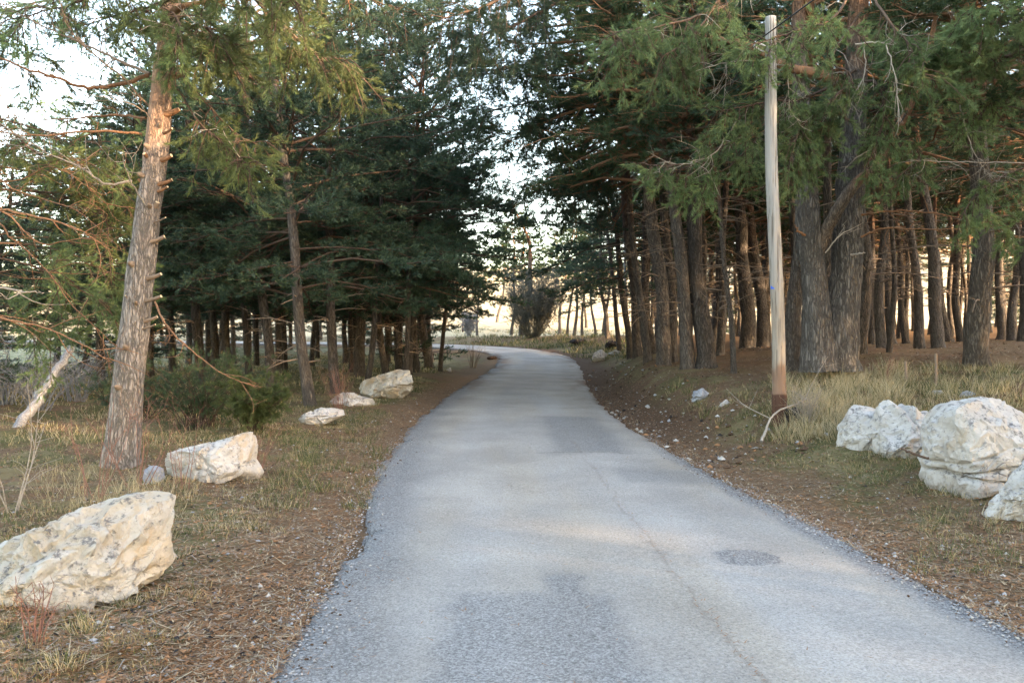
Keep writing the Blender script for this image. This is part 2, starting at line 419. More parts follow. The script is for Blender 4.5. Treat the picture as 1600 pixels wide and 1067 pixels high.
# road: its own sheet with worn, irregular edges
def road_mat():
    t = NT('old_asphalt'); co = t.co(); nd = t.n('TexNoise'); t.set(nd, 'Vector', co); t.set(nd, 'Scale', 2.6); t.set(nd, 'Detail', 6); t.set(nd, 'Roughness', .7)
    v = t.n('VectorMath', _operation='SUBTRACT'); t.set(v, 0, nd.outputs['Color']); v.inputs[1].default_value = (.5, .5, .5)
    v2 = t.n('VectorMath', _operation='MULTIPLY_ADD'); t.set(v2, 0, v.outputs[0]); v2.inputs[1].default_value = (.34, .5, 0); t.set(v2, 2, co)
    X, Y = t.sep(v2.outputs[0])[:2]; lat = t.attr('lat'); y0 = t.sep(co)[1]
    n1 = t.noise(co, .8, 5); n3 = t.noise(co, 55, 4, .75); n4 = t.noise(co, 160, 3, .8)
    vs = t.vor(co, 95); ag = t.sep(vs.outputs['Color'])[0]
    col = t.mix(t.ramp(n1, .3, .7), (.275, .258, .240), (.35, .332, .312))
    tint = t.mix(t.ramp(t.noise(t.co((1, .18, 1)), .9, 3), .40, .65), (.98, .985, 1.0), (1.05, 1.0, .93))
    col = t.mix(1.0, col, tint, 'MULTIPLY')
    def box(cx, cy, w, h, soft=.06):
        a = t.ramp(t.math('ABSOLUTE', t.math('SUBTRACT', X, cx)), w / 2 + soft, w / 2 - soft)
        b = t.ramp(t.math('ABSOLUTE', t.math('SUBTRACT', Y, cy)), h / 2 + soft * 1.5, h / 2 - soft * 1.5)
        return t.math('MULTIPLY', a, b)
    def oval(cx, cy, w, h):
        a = t.math('POWER', t.math('DIVIDE', t.math('SUBTRACT', X, cx), w / 2), 2.0); b = t.math('POWER', t.math('DIVIDE', t.math('SUBTRACT', Y, cy), h / 2), 2.0)
        return t.ramp(t.math('ADD', a, b), 1.25, .75)
    pm = None
    for f, st in ((box(.12, 3.9, 1.0, 2.2, .09), .68), (box(.36, 5.15, .22, .55), .7), (oval(1.74, 5.9, .50, .46), .85), (box(1.12, 13.2, 1.0, 4.4, .16), .68),
                  (box(1.9, 9.3, 1.3, .9, .15), .45), (box(.85, 14.0, .35, 2.9, .12), .45), (oval(-1.2, 7.3, .7, 1.2), .35)):
        f = t.math('MULTIPLY', f, st); pm = f if pm is None else t.math('MAXIMUM', pm, f)
    # dark chippings along both worn edges
    el = t.ramp(t.math('ADD', lat, t.math('MULTIPLY', t.math('SUBTRACT', n1, .5), .5)), -1.25, -1.72)
    er = t.math('MULTIPLY', t.ramp(t.math('ADD', lat, t.math('MULTIPLY', t.math('SUBTRACT', n1, .5), .4)), 1.66, 1.86), t.ramp(y0, 13, 9))
    pm = t.math('MAXIMUM', pm, t.math('MULTIPLY', el, .75)); pm = t.math('MAXIMUM', pm, t.math('MULTIPLY', er, .9))
    dark = t.mix(ag, (.075, .078, .084), (.30, .30, .305))
    col = t.mix(pm, col, dark)
    grain = t.math('ADD', t.math('MULTIPLY_ADD', n3, 1.7, -.05), t.math('MULTIPLY', t.noise(co, 21, 3, .7), .42))
    wheel = t.math('MULTIPLY', t.ramp(t.math('ABSOLUTE', t.math('SUBTRACT', t.math('ABSOLUTE', t.math('ADD', lat, .05)), .82)), .42, .05), .09)
    grain = t.math('ADD', grain, wheel)
    sc = t.n('VectorMath', _operation='SCALE'); t.set(sc, 0, col); t.set(sc, 'Scale', grain); col = sc.outputs[0]
    spk = t.math('MULTIPLY', t.ramp(t.noise(co, 80, 2, .6), .60, .68), .55)
    col = t.mix(t.math('MULTIPLY', t.ramp(t.noise(co, 70, 2, .6), .42, .35), .45), col, (.09, .088, .085))
    col = t.mix(spk, col, (.42, .42, .43))
    # the seam between the two lanes and a few transverse cracks
    seam = t.math('ABSOLUTE', t.math('SUBTRACT', X, t.math('MULTIPLY_ADD', Y, -.03, 1.28)))
    sm = t.math('MULTIPLY', t.math('MULTIPLY', t.ramp(seam, .020, .004), t.ramp(n3, .44, .60)), t.ramp(y0, 16, 9))
    col = t.mix(t.math('MULTIPLY', sm, .5), col, (.11, .085, .07))
    cv = t.vor(v2.outputs[0], 1.15, 'DISTANCE_TO_EDGE').outputs['Distance']
    cm = t.math('MULTIPLY', t.math('MULTIPLY', t.ramp(cv, .007, .001), t.ramp(t.noise(co, .55, 3), .52, .62)), t.ramp(n3, .35, .5))
    col = t.mix(t.math('MULTIPLY', cm, .6), col, (.09, .08, .07))
    for yc, x0c, x1c in ((11.0, .35, 2.0), (17.2, -1.6, 1.9), (3.2, -2, 2)):
        tl = t.math('MULTIPLY', t.ramp(t.math('ABSOLUTE', t.math('SUBTRACT', Y, yc)), .03, .008), t.ramp(t.math('ABSOLUTE', t.math('SUBTRACT', X, (x0c + x1c) / 2)), (x1c - x0c) / 2 + .1, (x1c - x0c) / 2 - .1))
        col = t.mix(t.math('MULTIPLY', tl, .5), col, (.10, .09, .085))
    # dirt and needles dust blown in where the road meets the bank, further on
    dd = t.math('MULTIPLY', t.ramp(t.math('ABSOLUTE', lat), .9, 2.0), t.ramp(y0, 12, 26))
    col = t.mix(t.math('MULTIPLY', dd, t.ramp(t.noise(t.co((1, .35, 1)), 1.5, 5), .45, .62)), col, (.16, .10, .07))
    col = t.mix(t.math('MULTIPLY', t.ramp(t.noise(t.co((.5, 1, 1)), .9, 4), .46, .62), t.math('MULTIPLY', t.ramp(y0, 20, 24), .3)), col, (.17, .16, .15))
    h = t.math('ADD', t.math('MULTIPLY', n3, .5), t.math('MULTIPLY', t.math('MULTIPLY', ag, .8), t.math('MULTIPLY_ADD', pm, .8, .25)))
    return t.out(col, .88, t.bump(h, .013), .25)
M['road'] = road_mat()
st = np.concatenate([[0], np.cumsum(np.linalg.norm(np.diff(CL, axis=0), axis=1))])
k0 = np.argmin(np.abs(CL[:, 1] - 3)); k1 = np.argmin(np.abs(CL[:, 1] - 20))
ss = np.concatenate([np.arange(0, st[k0], .5), np.arange(st[k0], st[k1], .06), np.arange(st[k1], st[-1], .25)])
cx, cy = np.interp(ss, st, CL[:, 0]), np.interp(ss, st, CL[:, 1])
tn = unit(np.stack([np.gradient(cx), np.gradient(cy)], 1)); nr = np.stack([tn[:, 1], -tn[:, 0]], 1)
lt = np.concatenate([[-1.0], np.linspace(-.985, .985, 33), [1.0]])
sp = np.stack([ss, ss * 0], 1)
wl = HALF + .06 * noise(sp, 1.1, 31) + .07 * noise(sp, 3.3, 32) + .045 * noise(sp, 9, 33) + .03 * noise(sp, 23, 34)
wr = HALF + .05 * noise(sp, 1.3, 41) + .05 * noise(sp, 4, 42) + .025 * noise(sp, 10, 43)
notch = .10 * np.exp(-((cy - 6.6) / .5) ** 2) + .10 * np.exp(-((cy - 8.0) / .4) ** 2)
wl = wl - notch - NARROW(cy); wr = wr - NARROW(cy)
off = np.where(lt[None, :] < 0, lt[None, :] * wl[:, None], lt[None, :] * wr[:, None])
RX = cx[:, None] + nr[:, 0:1] * off; RY = cy[:, None] + nr[:, 1:2] * off
rz = zroad(RY.ravel()).reshape(RX.shape) + .018 + .03 * (1 - (off / HALF) ** 2)
rz = rz + .008 * noise(np.stack([RX.ravel(), RY.ravel()], 1), .9, 44).reshape(RX.shape)
rz[:, 0] -= .09; rz[:, -1] -= .09
n_, m_ = RX.shape
ii = (np.arange(n_ - 1)[:, None] * m_ + np.arange(m_ - 1)[None, :]).ravel()
me = mesh_np('road', np.stack([RX.ravel(), RY.ravel(), rz.ravel()], 1), Q=np.stack([ii, ii + 1, ii + m_ + 1, ii + m_], 1), mats=[M['road']], smooth=True, attrs={'lat': off.ravel()})
put('road', me, kind='structure')

# ------------------------------------------------------------------ trees
def pine_meshes(seed, H, r0, z0, R, dead=(1.5, 5), nmat='needle_cool', low=False, bare=False, kn=15, wn=.0165, dens=1.0, tint_limb='limb_dark', sides=12, bend=.25, ln=.10):
    """one pine: returns (trunk mesh, crown mesh). z0 = height of the first live branches"""
    r = np.random.default_rng(seed)
    zz = np.concatenate([[-.35, 0, .15, .35, .7], np.arange(1.1, H, .45), [H]]); ph = r.uniform(0, 6.28, 4)
    ax = bend * (np.sin(zz * .45 + ph[0]) - np.sin(ph[0])) * .6 + .05 * np.sin(zz * 1.7 + ph[2])
    ay = bend * (np.sin(zz * .38 + ph[1]) - np.sin(ph[1])) * .6 + .05 * np.sin(zz * 1.5 + ph[3])
    axis = np.stack([ax, ay, zz], 1); at = lambda z: np.array([np.interp(z, zz, ax), np.interp(z, zz, ay), z])
    rad = lambda z: r0 * np.clip(1 - np.clip(z, 0, H) / H, .03, 1) ** .75
    g = Geo(); V, Q, T = tube(axis, rad(zz), sides, .15, 6, seed, r0 * .9); g.add(V, T, Q, 0)
    # dead snags on the bare part
    for k in range(int((dead[1] - dead[0]) * 8.5)):
        z = r.uniform(*dead); a = r.uniform(0, 6.28); L = r.choice([.12, .2, .5, 1.1, 1.7], p=[.2, .2, .2, .24, .16]); d = np.array([math.cos(a), math.sin(a), r.uniform(-.15, .3)])
        p0 = at(z) + d * rad(z) * .6; pts = [p0, p0 + d * L * .5 + [0, 0, -.02], p0 + d * L + [0, 0, -.12 * L]]
        rr = r.uniform(.009, .02); V, Q, T = tube(curve(pts, 5), np.linspace(rr, rr * .45, 5), 4); g.add(V, T, Q, 1)
        if L > .9:
            for q in range(4):
                s = r.uniform(.4, .95); b = p0 + d * L * s; e = unit(d + r.normal(size=3) * .7) * r.uniform(.2, .5)
                V, Q, T = tube([b, b + e], [.006, .003], 3); g.add(V, T, Q, 1)
    trunk = g.mesh('trunk', [M['bark' if z0 > 4 else 'bark_dark'], M['twig']])
    g = Geo(); SP, SD = [], []
    z = z0
    while z < H - .2:
        f = (z - z0) / (H - z0)
        Lr = R * (math.sin(math.pi * min(1, .30 + .72 * f)) ** .8 if not low else (1 - f) ** .75 + .08)
        for b in range(int(round((4.2 + r.random()) * (1 if f < .8 else .8)))):
            if r.random() < .10: continue
            a = r.uniform(0, 6.28); L = Lr * r.uniform(.55, 1.15); rise = np.interp(f, [0, .5, 1], [.05, .3, .9]) + r.uniform(-.1, .15)
            d = np.array([math.cos(a), math.sin(a), 0]); zb = z + r.uniform(-.2, .2); p0 = at(min(zb, H - .05))
            sag = r.uniform(.05, .3) * L; rise += r.normal() * .16; sidev = np.array([-d[1], d[0], 0]) * r.uniform(-.15, .15) * L
            pts = [p0, p0 + d * L * .4 + [0, 0, rise * L * .45 - sag * .1], p0 + d * L * .75 + sidev + [0, 0, rise * L * .65 - sag * .5], p0 + d * L + sidev * 1.4 + [0, 0, rise * L * .85 - sag * .6]]
            m = 7; C = curve(pts, m); rb = max(.012, min(rad(zb) * .42, (.008 if low or z0 < 3.5 else .014) * L + .006)); V, Q, T = tube(C, np.linspace(rb, .006, m), 5); g.add(V, T, Q, 0)
            if bare: continue
            nl = max(4, int(L * 5.2 * dens)); tt = 1 - .86 * r.random(nl) ** 1.15
            Tn = unit(np.gradient(C, axis=0))
            for t in tt:
                u = t * (m - 1); i = min(int(u), m - 2); q = C[i] + (C[i + 1] - C[i]) * (u - i); sg = r.choice([-1, 1])
                ld = unit(Tn[i] * r.uniform(.35, 1.0) + sg * np.cross([0, 0, 1], Tn[i]) * r.uniform(.4, 1) + [0, 0, r.uniform(-.12, .30)])
                ll = L * r.uniform(.14, .34) * (1.25 - .6 * t) + .12
                e = q + ld * ll + [0, 0, -.03]; V, Q, T = tube([q, e], [.008, .004], 3, cap=False); g.add(V, T, Q, 0)
                ns = max(3, int(ll / .085)); s = r.uniform(.25, 1.0, ns)[:, None]
                SP.append(q + (e - q) * s); SD.append(unit(ld + r.normal(size=(ns, 3)) * .55 + [0, 0, .22]))
                SP.append(e[None]); SD.append(ld[None])
            SP.append(C[-1:]); SD.append(Tn[-1:])
        z += .40 + .12 * r.random()
    if SP:
        SP = np.concatenate(SP); SD = unit(np.concatenate(SD))
        V, T = needles(SP, SD, kn, ln, wn, .13, r); g.add(V, T, None, 1)
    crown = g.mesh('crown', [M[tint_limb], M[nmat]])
    return trunk, crown

VAR = {
    # right-hand wood: long bare trunks, high crown
    'woodA': pine_meshes(1, 12.5, .22, 4.6, 3.2, (1.2, 5.4), 'needle_warm', tint_limb='limb'),
    'woodB': pine_meshes(2, 12.0, .20, 5.3, 2.5, (1.2, 6.0), 'needle_cool', tint_limb='limb'),
    'woodC': pine_meshes(3, 11.5, .15, 5.8, 1.9, (1.5, 6.5), 'needle_cool', bend=.5, kn=13),
    'woodD': pine_meshes(4, 12.8, .24, 4.9, 3.4, (1.2, 5.4), 'needle_warm', bend=.4, tint_limb='limb'),
    # left-hand wood: dense dark pines, foliage low
    'darkA': pine_meshes(5, 12.8, .20, 2.6, 3.4, (.8, 3.0), 'needle_cool', dens=.95, wn=.0225, kn=12),
    'darkB': pine_meshes(6, 11.0, .18, 2.8, 2.9, (.8, 3.0), 'needle_cool', dens=.95, wn=.0225, kn=12),
    'wide': pine_meshes(17, 13.5, .24, 5.0, 4.3, (1.2, 5.4), 'needle_cool', tint_limb='limb', bend=.4, wn=.020, dens=.64),
    'darkC': pine_meshes(7, 10.0, .15, 2.9, 2.6, (.8, 3.5), 'needle_cool', bend=.45, wn=.0215, kn=12),
    'skirt': pine_meshes(8, 8.5, .17, .5, 2.1, (.3, 1.0), 'needle_cool', low=True, dens=1.0, kn=12, wn=.02),
    # far, loose small pines beyond the bend
    'far': pine_meshes(9, 9.0, .13, 4.2, 2.1, (1, 3.5), 'needle_warm', kn=14, wn=.04, dens=.75, bend=.6, sides=7, ln=.13),
    'farB': pine_meshes(10, 8.0, .12, 3.6, 1.9, (1, 2.6), 'needle_warm', kn=14, wn=.04, dens=.7, bend=.4, sides=7, ln=.13),
}
VH = {'wide': .24, 'woodA': .22, 'woodB': .20, 'woodC': .15, 'woodD': .24, 'darkA': .20, 'darkB': .18, 'darkC': .15, 'skirt': .17, 'far': .13, 'farB': .12}
def tree(var, x, y, diam, lean, label, group, rz=None, hs=1.0, leany=0.0, name='pine_tree', cs=1.0):
    """lean: degrees towards the right of the picture"""
    e = bpy.data.objects.new(name, None); COL.objects.link(e); e.empty_display_size = .3
    e.location = (x, y, tz(x, y) - .03)
    e.rotation_mode = 'ZYX'
    e.rotation_euler = (math.radians(leany), math.radians(lean), 0)
    e['label'] = label; e['category'] = 'tree'
    if group: e['group'] = group
    rz = rng.uniform(0, 6.28) if rz is None else rz
    tk, cr = VAR[var]; s = diam / (2 * VH[var] * 1.12)
    a = put('trunk', tk, e); a.rotation_euler.z = rz; a.scale = (s, s, hs)
    sc = min(max(.55 + .45 * s, .88), 1.25) * cs; b = put('crown', cr, e); b.rotation_euler.z = rz
    b.scale = (sc, sc, hs)
    return e

def at_px(px, Y): return (px - 800) / F * Y
# (px of base, depth, width in photo px, lean, kind, height scale, label)
RIGHT = [
    (999, 26, 17, -5.8, 'woodB', 1.0, 'leftmost of the leaning pines at the roadside edge of the right-hand wood'),
    (1020, 27, 18, -2, 'woodC', 1.0, 'straight dark trunk just right of the leftmost leaning roadside pine'),
    (1039, 20, 26, -7.5, 'woodA', 1.0, 'pine leaning left over the road with orange upper trunk, on the right bank'),
    (1052, 21, 19, -2, 'woodB', 1.05, 'upright pine trunk squeezed between the two leaning roadside pines'),
    (1077, 18, 25, -9.0, 'woodD', 1.0, 'strongly left-leaning thick pine beside the roadside clump of three trunks'),
    (1102, 18, 33, -2.5, 'woodA', 1.0, 'thickest grey trunk of the roadside clump, left of the wooden pole'),
    (1147, 16.5, 10, -6.5, 'woodC', .75, 'thin crooked dark tree standing alone in front of the roadside clump'),
    (1125, 22, 14, -1, 'woodC', 1.0, 'slender reddish pine right behind the thickest roadside trunk'),
    (1168, 27, 26, -8, 'woodD', 1.0, 'dark pine leaning left in the shade, left of the wooden pole'),
    (1193, 28, 22, -9, 'woodA', .95, 'shaded leaning trunk seen immediately left of the wooden pole'),
    (1012, 21.5, 14, -5, 'wide', 1.0, 'pine with the widest crown over the road, behind the leaning roadside pines'),
    (985, 30, 12, -5, 'darkA', 1.05, 'low-branched dark pine at the road edge just left of the leaning roadside pines', ),
    (968, 37, 9, -4, 'darkB', 1.0, 'farthest roadside pine on the right bank, crown hanging over the road'),
    (1242, 16, 30, -1, 'woodB', 1.0, 'grey pine trunk just right of the wooden pole, left of the forked pine'),
    (1289, 18.5, 18, 0, 'woodB', 1.05, 'slim pine behind and between the stems of the forked pine'),
    (1347, 18, 22, .5, 'woodC', 1.0, 'reddish brown pine standing close behind the right side of the forked pine'),
    (1364, 27, 13, 0, 'woodC', 1.0, 'thin black trunk in the gap right of the forked pine'),
    (1377, 22, 17, 4, 'woodC', 1.0, 'slim pine leaning right behind the thin reddish stem'),
    (1391, 19, 10, 1.5, 'woodC', .85, 'thin reddish brown stem in front of the open gap in the wood'),
    (1415, 31, 11, -1, 'woodC', 1.0, 'narrow dark trunk deep in the gap, above the left stake'),
    (1439, 22, 17, -3.5, 'woodB', 1.0, 'pine trunk leaning slightly left between the two short stakes'),
    (1468, 21, 22, -7, 'woodD', 1.0, 'curved dark pine leaning left, behind the right stake'),
    (1483, 31, 15, -5, 'woodC', 1.0, 'dark pine behind the curved one, seen against the bright gap'),
    (1501, 31, 13, 0, 'woodC', 1.0, 'upright dark trunk close left of the stout grey pine'),
    (1529, 15, 40, -.5, 'woodA', 1.0, 'stout grey pine with flared base at the right edge of the wood'),
    (1563, 32, 14, 0, 'woodB', 1.0, 'dark trunk just right of the stout grey pine'),
    (1582, 30, 16, 0, 'woodB', 1.0, 'dark trunk near the right picture edge, second from the stout grey pine'),
    (1598, 25, 19, 1, 'woodD', 1.0, 'dark pine trunk cut off by the right edge of the picture'),
]
for px, Y, w, lean, var, hs, lab in RIGHT:
    x = at_px(px, Y); tree(var, x, Y, w / F * Y, lean, lab, 'pines of the right-hand wood', hs=hs)
LEFT = [
    (484, 16.5, 20, -8, 'darkA', 1.0, 'grey pine leaning left beside the white rocks on the left verge', None),
    (524, 19, 18, -2.5, 'darkB', 1.0, 'pine with dry vines round its foot behind the large brown and white rock', None),
    (425, 19, 18, -3, 'darkA', 1.0, 'dark upright pine left of the leaning grey pine', None),
    (437, 24, 9, 0, 'darkC', 1.0, 'thin sunlit trunk close behind the dark upright pine on the left', None),
    (394, 23, 13, -5, 'darkC', 1.0, 'dark pine leaning left behind the low green bush', None),
    (356, 26, 15, 2, 'darkB', 1.0, 'right one of the two dark trunks above the low green bush', None),
    (337, 26, 15, -1, 'darkA', .95, 'left one of the two dark trunks above the low green bush', None),
    (318, 21, 18, -5, 'darkB', 1.0, 'pale grey pine trunk seen just right of the big roadside pine', None),
    (547, 28, 8, -2, 'darkC', .95, 'thin dark trunk right of the pine with vines', None),
    (564, 26, 19, -1, 'darkA', 1.0, 'stout black pine trunk with broad foot behind the large rock', None),
    (601, 27, 13, -2, 'darkB', 1.0, 'slim brown pine trunk directly above the large rock', None),
    (625, 28, 13, -1, 'darkA', 1.0, 'pine with a curved side stem, above the right end of the large rock', None),
    (650, 28, 12, 0, 'darkB', 1.0, 'dark straight trunk beside the low-skirted pine at the roadside', None),
    (668, 33, 16, 0, 'skirt', 1.05, 'black-green pine with foliage down to the ground left of the road', None),
    (632, 22.5, 10, 4, 'darkA', .95, 'slender shaded pine whose broad crown hangs over the left verge', None),
    (575, 21.5, 11, 3, 'darkB', .95, 'slender dark pine behind the brown-stained boulder, leaning right', None),
    (640, 25.5, 9, 2, 'darkA', 1.0, 'tall dark pine behind the brown-stained boulder, crown beside the sky gap', None),
    (687, 30, 8, 6.7, 'darkB', .95, 'thin pine leaning right over the left verge before the bend', None),
]
for px, Y, w, lean, var, hs, lab, _ in LEFT:
    x = at_px(px, Y); tree(var, x, Y, w / F * Y, lean, lab, 'dark pines left of the road', hs=hs)
FARL = [
    (746, 66, 5, 2, 'farB', .9, 'small wavy-stemmed pine in the open at the left of the bend'),
    (817, 58, 13, -9, 'far', 1.1, 'spreading pine leaning left beside the dark shrub at the bend'),
    (886, 60, 5, 0, 'far', 1.1, 'straight slim pine just left of another slim pine beyond the bend'),
    (898, 62, 6, -2, 'farB', 1.25, 'slim pine in the middle of the open group beyond the bend'),
    (930, 58, 5, 0, 'far', .95, 'loose brownish pine at the right of the open group beyond the bend'),
    (915, 75, 5, 1, 'farB', 1.0, 'small pine far out in the pale field between two slim pines'),
    (858, 82, 5, 0, 'far', 1.0, 'faint pine behind the dark shrub beyond the bend'),
    (777, 80, 5, 0, 'far', .9, 'pine far behind the bend left of the leaning spreading pine'),
    (800, 68, 6, 3, 'far', 1.15, 'tall loose pine behind the spreading pine at the bend'),
    (842, 72, 6, -3, 'far', 1.2, 'pine rising directly behind the dark leafless shrub'),
    (873, 70, 6, 4, 'far', 1.1, 'pine leaning right, left of the open group beyond the bend'),
    (910, 66, 6, 3, 'farB', 1.2, 'loose pine right behind the slim pine of the open group'),
    (943, 62, 6, -2, 'far', 1.15, 'loose green pine at the far end of the right wood beyond the bend'),
    (952, 48, 9, -3, 'darkC', .85, 'low dark pine at the end of the right-hand wood, left of the far pole'),
]
for px, Y, w, lean, var, hs, lab in FARL:
    x = at_px(px, Y); tree(var, x, Y, w / F * Y, lean, lab, None, hs=hs)

# filling of both woods: trees nothing tells apart
taken = [(at_px(r_[0], r_[1]), r_[1]) for r_ in RIGHT + LEFT + FARL]
def free(x, y, d): return all((x - a) ** 2 + (y - b) ** 2 > d * d for a, b in taken)
def fill(n, fx, ok, dmin, vars_, label, group, hs=(.9, 1.1), dia=(.2, .34)):
    c = k = 0
    while c < n and k < n * 60:
        k += 1; x, y = fx()
        if not ok(x, y) or not free(x, y, dmin): continue
        if abs(float(road_dist(x, y)[0])) < HALF + 1.6: continue
        taken.append((x, y)); c += 1
        tree(vars_[rng.integers(len(vars_))], x, y, rng.uniform(*dia), rng.uniform(-4, 4), label, group, hs=rng.uniform(*hs), leany=rng.uniform(-3, 3))
def px_of(x, y): return 800 + x / y * F
for lo, hi, n, y0, y1, where in ((985, 1205, 30, 24, 50, 'between roadside clump and pole'), (1215, 1250, 6, 22, 50, 'just right of the wooden pole'), (1335, 1520, 26, 26, 50, 'between forked pine and stout pine'),
                                 (1540, 1680, 16, 24, 50, 'right of the stout grey pine')):
    fill(n, lambda: (rng.uniform(5, 34), rng.uniform(y0, y1)), lambda x, y: lo < px_of(x, y) < hi, 1.5, ['woodA', 'woodB', 'woodC', 'woodC'],
         'one of the dark trunks deep in the wood ' + where, 'dark trunks deep in the wood ' + where)
fill(26, lambda: (rng.uniform(8, 40), rng.uniform(46, 62)), lambda x, y: 1010 < px_of(x, y) < 1390 or 1540 < px_of(x, y) < 1700, 2.4, ['darkA', 'darkB', 'skirt'],
     'one of the bushy dark pines closing the back of the right-hand wood', 'bushy pines at the back of the right-hand wood', hs=(.75, .95))
for lo, hi, n, where in ((225, 330, 10, 'right behind the big leaning pine'), (330, 500, 14, 'behind the low green bush'), (500, 690, 15, 'behind the brown-stained boulder')):
    fill(n, lambda: (rng.uniform(-28, -2.5), rng.uniform(22, 50)), lambda x, y: lo < px_of(x, y) < hi, 2.0, ['darkA', 'darkB', 'darkC'],
         'dark pine deep in the left wood ' + where, 'dark pines deep in the left wood ' + where, hs=(.85, 1.0))
fill(9, lambda: (rng.uniform(-36, -3), rng.uniform(48, 62)), lambda x, y: 215 < px_of(x, y) < 665, 1.9, ['skirt'],
     'bushy pine closing the back of the left-hand wood', 'bushy pines at the back of the left-hand wood', hs=(.7, .95))
fill(13, lambda: (rng.uniform(-24, -7), rng.uniform(15.5, 32)), lambda x, y: -80 < px_of(x, y) < 235, 2.4, ['darkB', 'skirt', 'skirt', 'darkC'],
     'low dark pine left of the big leaning roadside pine', 'low dark pines at the left edge', hs=(.62, .78))
ANCH = {1: [(1102, 'the thickest roadside trunk'), (1218, 'the wooden pole'), (1300, 'the forked pine'), (1529, 'the stout grey pine')],
        0: [(190, 'the big leaning roadside pine'), (470, 'the leaning grey pine'), (524, 'the pine with vines'), (668, 'the low-skirted roadside pine')]}
ORD = ['first', 'second', 'third', 'fourth', 'fifth', 'sixth', 'seventh', 'eighth', 'ninth', 'tenth', 'eleventh', 'twelfth', 'thirteenth', 'fourteenth', 'fifteenth', 'sixteenth', 'seventeenth', 'eighteenth', 'nineteenth', 'twentieth']
bk = {}
for o in [o for o in COL.objects if o.type == 'EMPTY' and o.get('group', '').startswith(('dark', 'bushy', 'low dark'))]:
    px = px_of(o.location.x, o.location.y); right = px > 850
    ap, an = min(ANCH[right], key=lambda q: abs(q[0] - px)); bushy = 'bushy' in o['group'] or 'low' in o['group']
    bk.setdefault((an, 'right' if px > ap else 'left', bushy), []).append((abs(px - ap), o.name, o))
for (an, sd, bushy), l in bk.items():
    for k, (_, _, o) in enumerate(sorted(l)):
        o['label'] = f"{ORD[min(k, len(ORD) - 1)]} {'bushy back-row pine' if bushy else 'dark trunk deep in the wood'} to the {sd} of {an}"
# unseen pines added beside and behind the camera to block the low sun
fill(26, lambda: (rng.uniform(9, 30), rng.uniform(-28, 14)), lambda x, y: y < 3 or x / y * F > 980, 2.6, ['woodA', 'woodB', 'woodD'],
     'unseen pine beside and behind the viewer, added to shade the scene', 'unseen pines added for shade', hs=(.95, 1.15))
fill(95, lambda: (rng.uniform(26, 62), rng.uniform(-46, 20)), lambda x, y: y < 3 or x / y * F > 1150, 3.0, ['darkA', 'darkB', 'skirt', 'woodD'],
     'unseen pine beside and behind the viewer, added to shade the scene', 'unseen pines added for shade', hs=(1.1, 1.3), dia=(.34, .46))
fill(8, lambda: (rng.uniform(-20, -6), rng.uniform(-14, 8)), lambda x, y: y < 1, 4.0, ['darkA', 'darkB'],
     'unseen pine beside and behind the viewer, added to shade the scene', 'unseen pines added for shade')

# ------------------------------------------------------------------ boughs with fine needles, near the camera
def bough(parent, pts, r0, r1=.006, leaf=(.35, 1.0), size=.55, n=16, nmat='needle_near', bmat='limb', kn=34, side=8, dead_tw=0, seed=0, droop=.1, wn=.0052, ln=.075):
    """a branch through world points, with laterals, twigs and needle shoots; parent is the tree, points are world"""
    r = np.random.default_rng(seed + 100); org = np.array(parent.location)
    m = max(8, 4 * len(pts)); C = curve(pts, m); C[1:] += r.normal(size=(m - 1, 3)) * r0 * .35
    g = Geo(); V, Q, T = tube(C, r1 + (r0 - r1) * np.linspace(1, 0, m) ** .8, side, .08, 14, seed); g.add(V - org, T, Q, 0)
    SP, SD = [], []; Tn = unit(np.gradient(C, axis=0))
    for j in range(n):
        t = leaf[0] + (leaf[1] - leaf[0]) * (j + r.random()) / n; u = t * (m - 1); i = min(int(u), m - 2); q = C[i] + (C[i + 1] - C[i]) * (u - i)
        ld = unit(Tn[i] * r.uniform(.2, .9) + unit(r.normal(size=3)) * 1.0 + [0, 0, -droop * 2]); ll = size * r.uniform(.5, 1.2)
        e = [q, q + ld * ll * .5 + [0, 0, .02], q + ld * ll + [0, 0, -droop * ll]]; E = curve(e, 5)
        V, Q, T = tube(E, np.linspace(.009, .004, 5), 4); g.add(V - org, T, Q, 0)
        for k in range(max(3, int(ll / .07))):
            s = r.uniform(.2, 1); b = E[min(int(s * 4), 3)] * (1 - (s * 4 % 1)) + E[min(int(s * 4) + 1, 4)] * (s * 4 % 1)
            td = unit(ld + unit(r.normal(size=3)) * .9 + [0, 0, -droop]); tl = r.uniform(.08, .26)
            V, Q, T = tube([b, b + td * tl], [.004, .0025], 3, cap=False); g.add(V - org, T, Q, 0)
            ns = 1 + int(tl / .07); s2 = np.linspace(.3, 1, ns)[:, None]
            SP.append(b + td * tl * s2); SD.append(unit(td + r.normal(size=(ns, 3)) * .35 + [0, 0, .1]))
    for j in range(dead_tw):
        t = r.uniform(.2, .95); u = t * (m - 1); i = min(int(u), m - 2); q = C[i]
        d = unit(r.normal(size=3) + [0, 0, -.8]); L = r.uniform(.25, .7); E = curve([q, q + d * L * .5 + r.normal(size=3) * .05, q + d * L + [0, 0, -.12]], 5)
        V, Q, T = tube(E, np.linspace(.007, .002, 5), 3); g.add(V - org, T, Q, 1)
        for k in range(3):
            b = E[r.integers(1, 4)]; V, Q, T = tube([b, b + unit(d + r.normal(size=3) * .8) * .18], [.003, .0015], 3); g.add(V - org, T, Q, 1)
    put('branch', g.mesh('branch', [M[bmat], M['dead']]), parent)
    if SP:
        V, T = needles(np.concatenate(SP), unit(np.concatenate(SD)), kn, ln, wn, .09, r, (.3, 1.0))
        put('foliage', mesh_np('foliage', V - org, T, None, [M[nmat]]), parent)

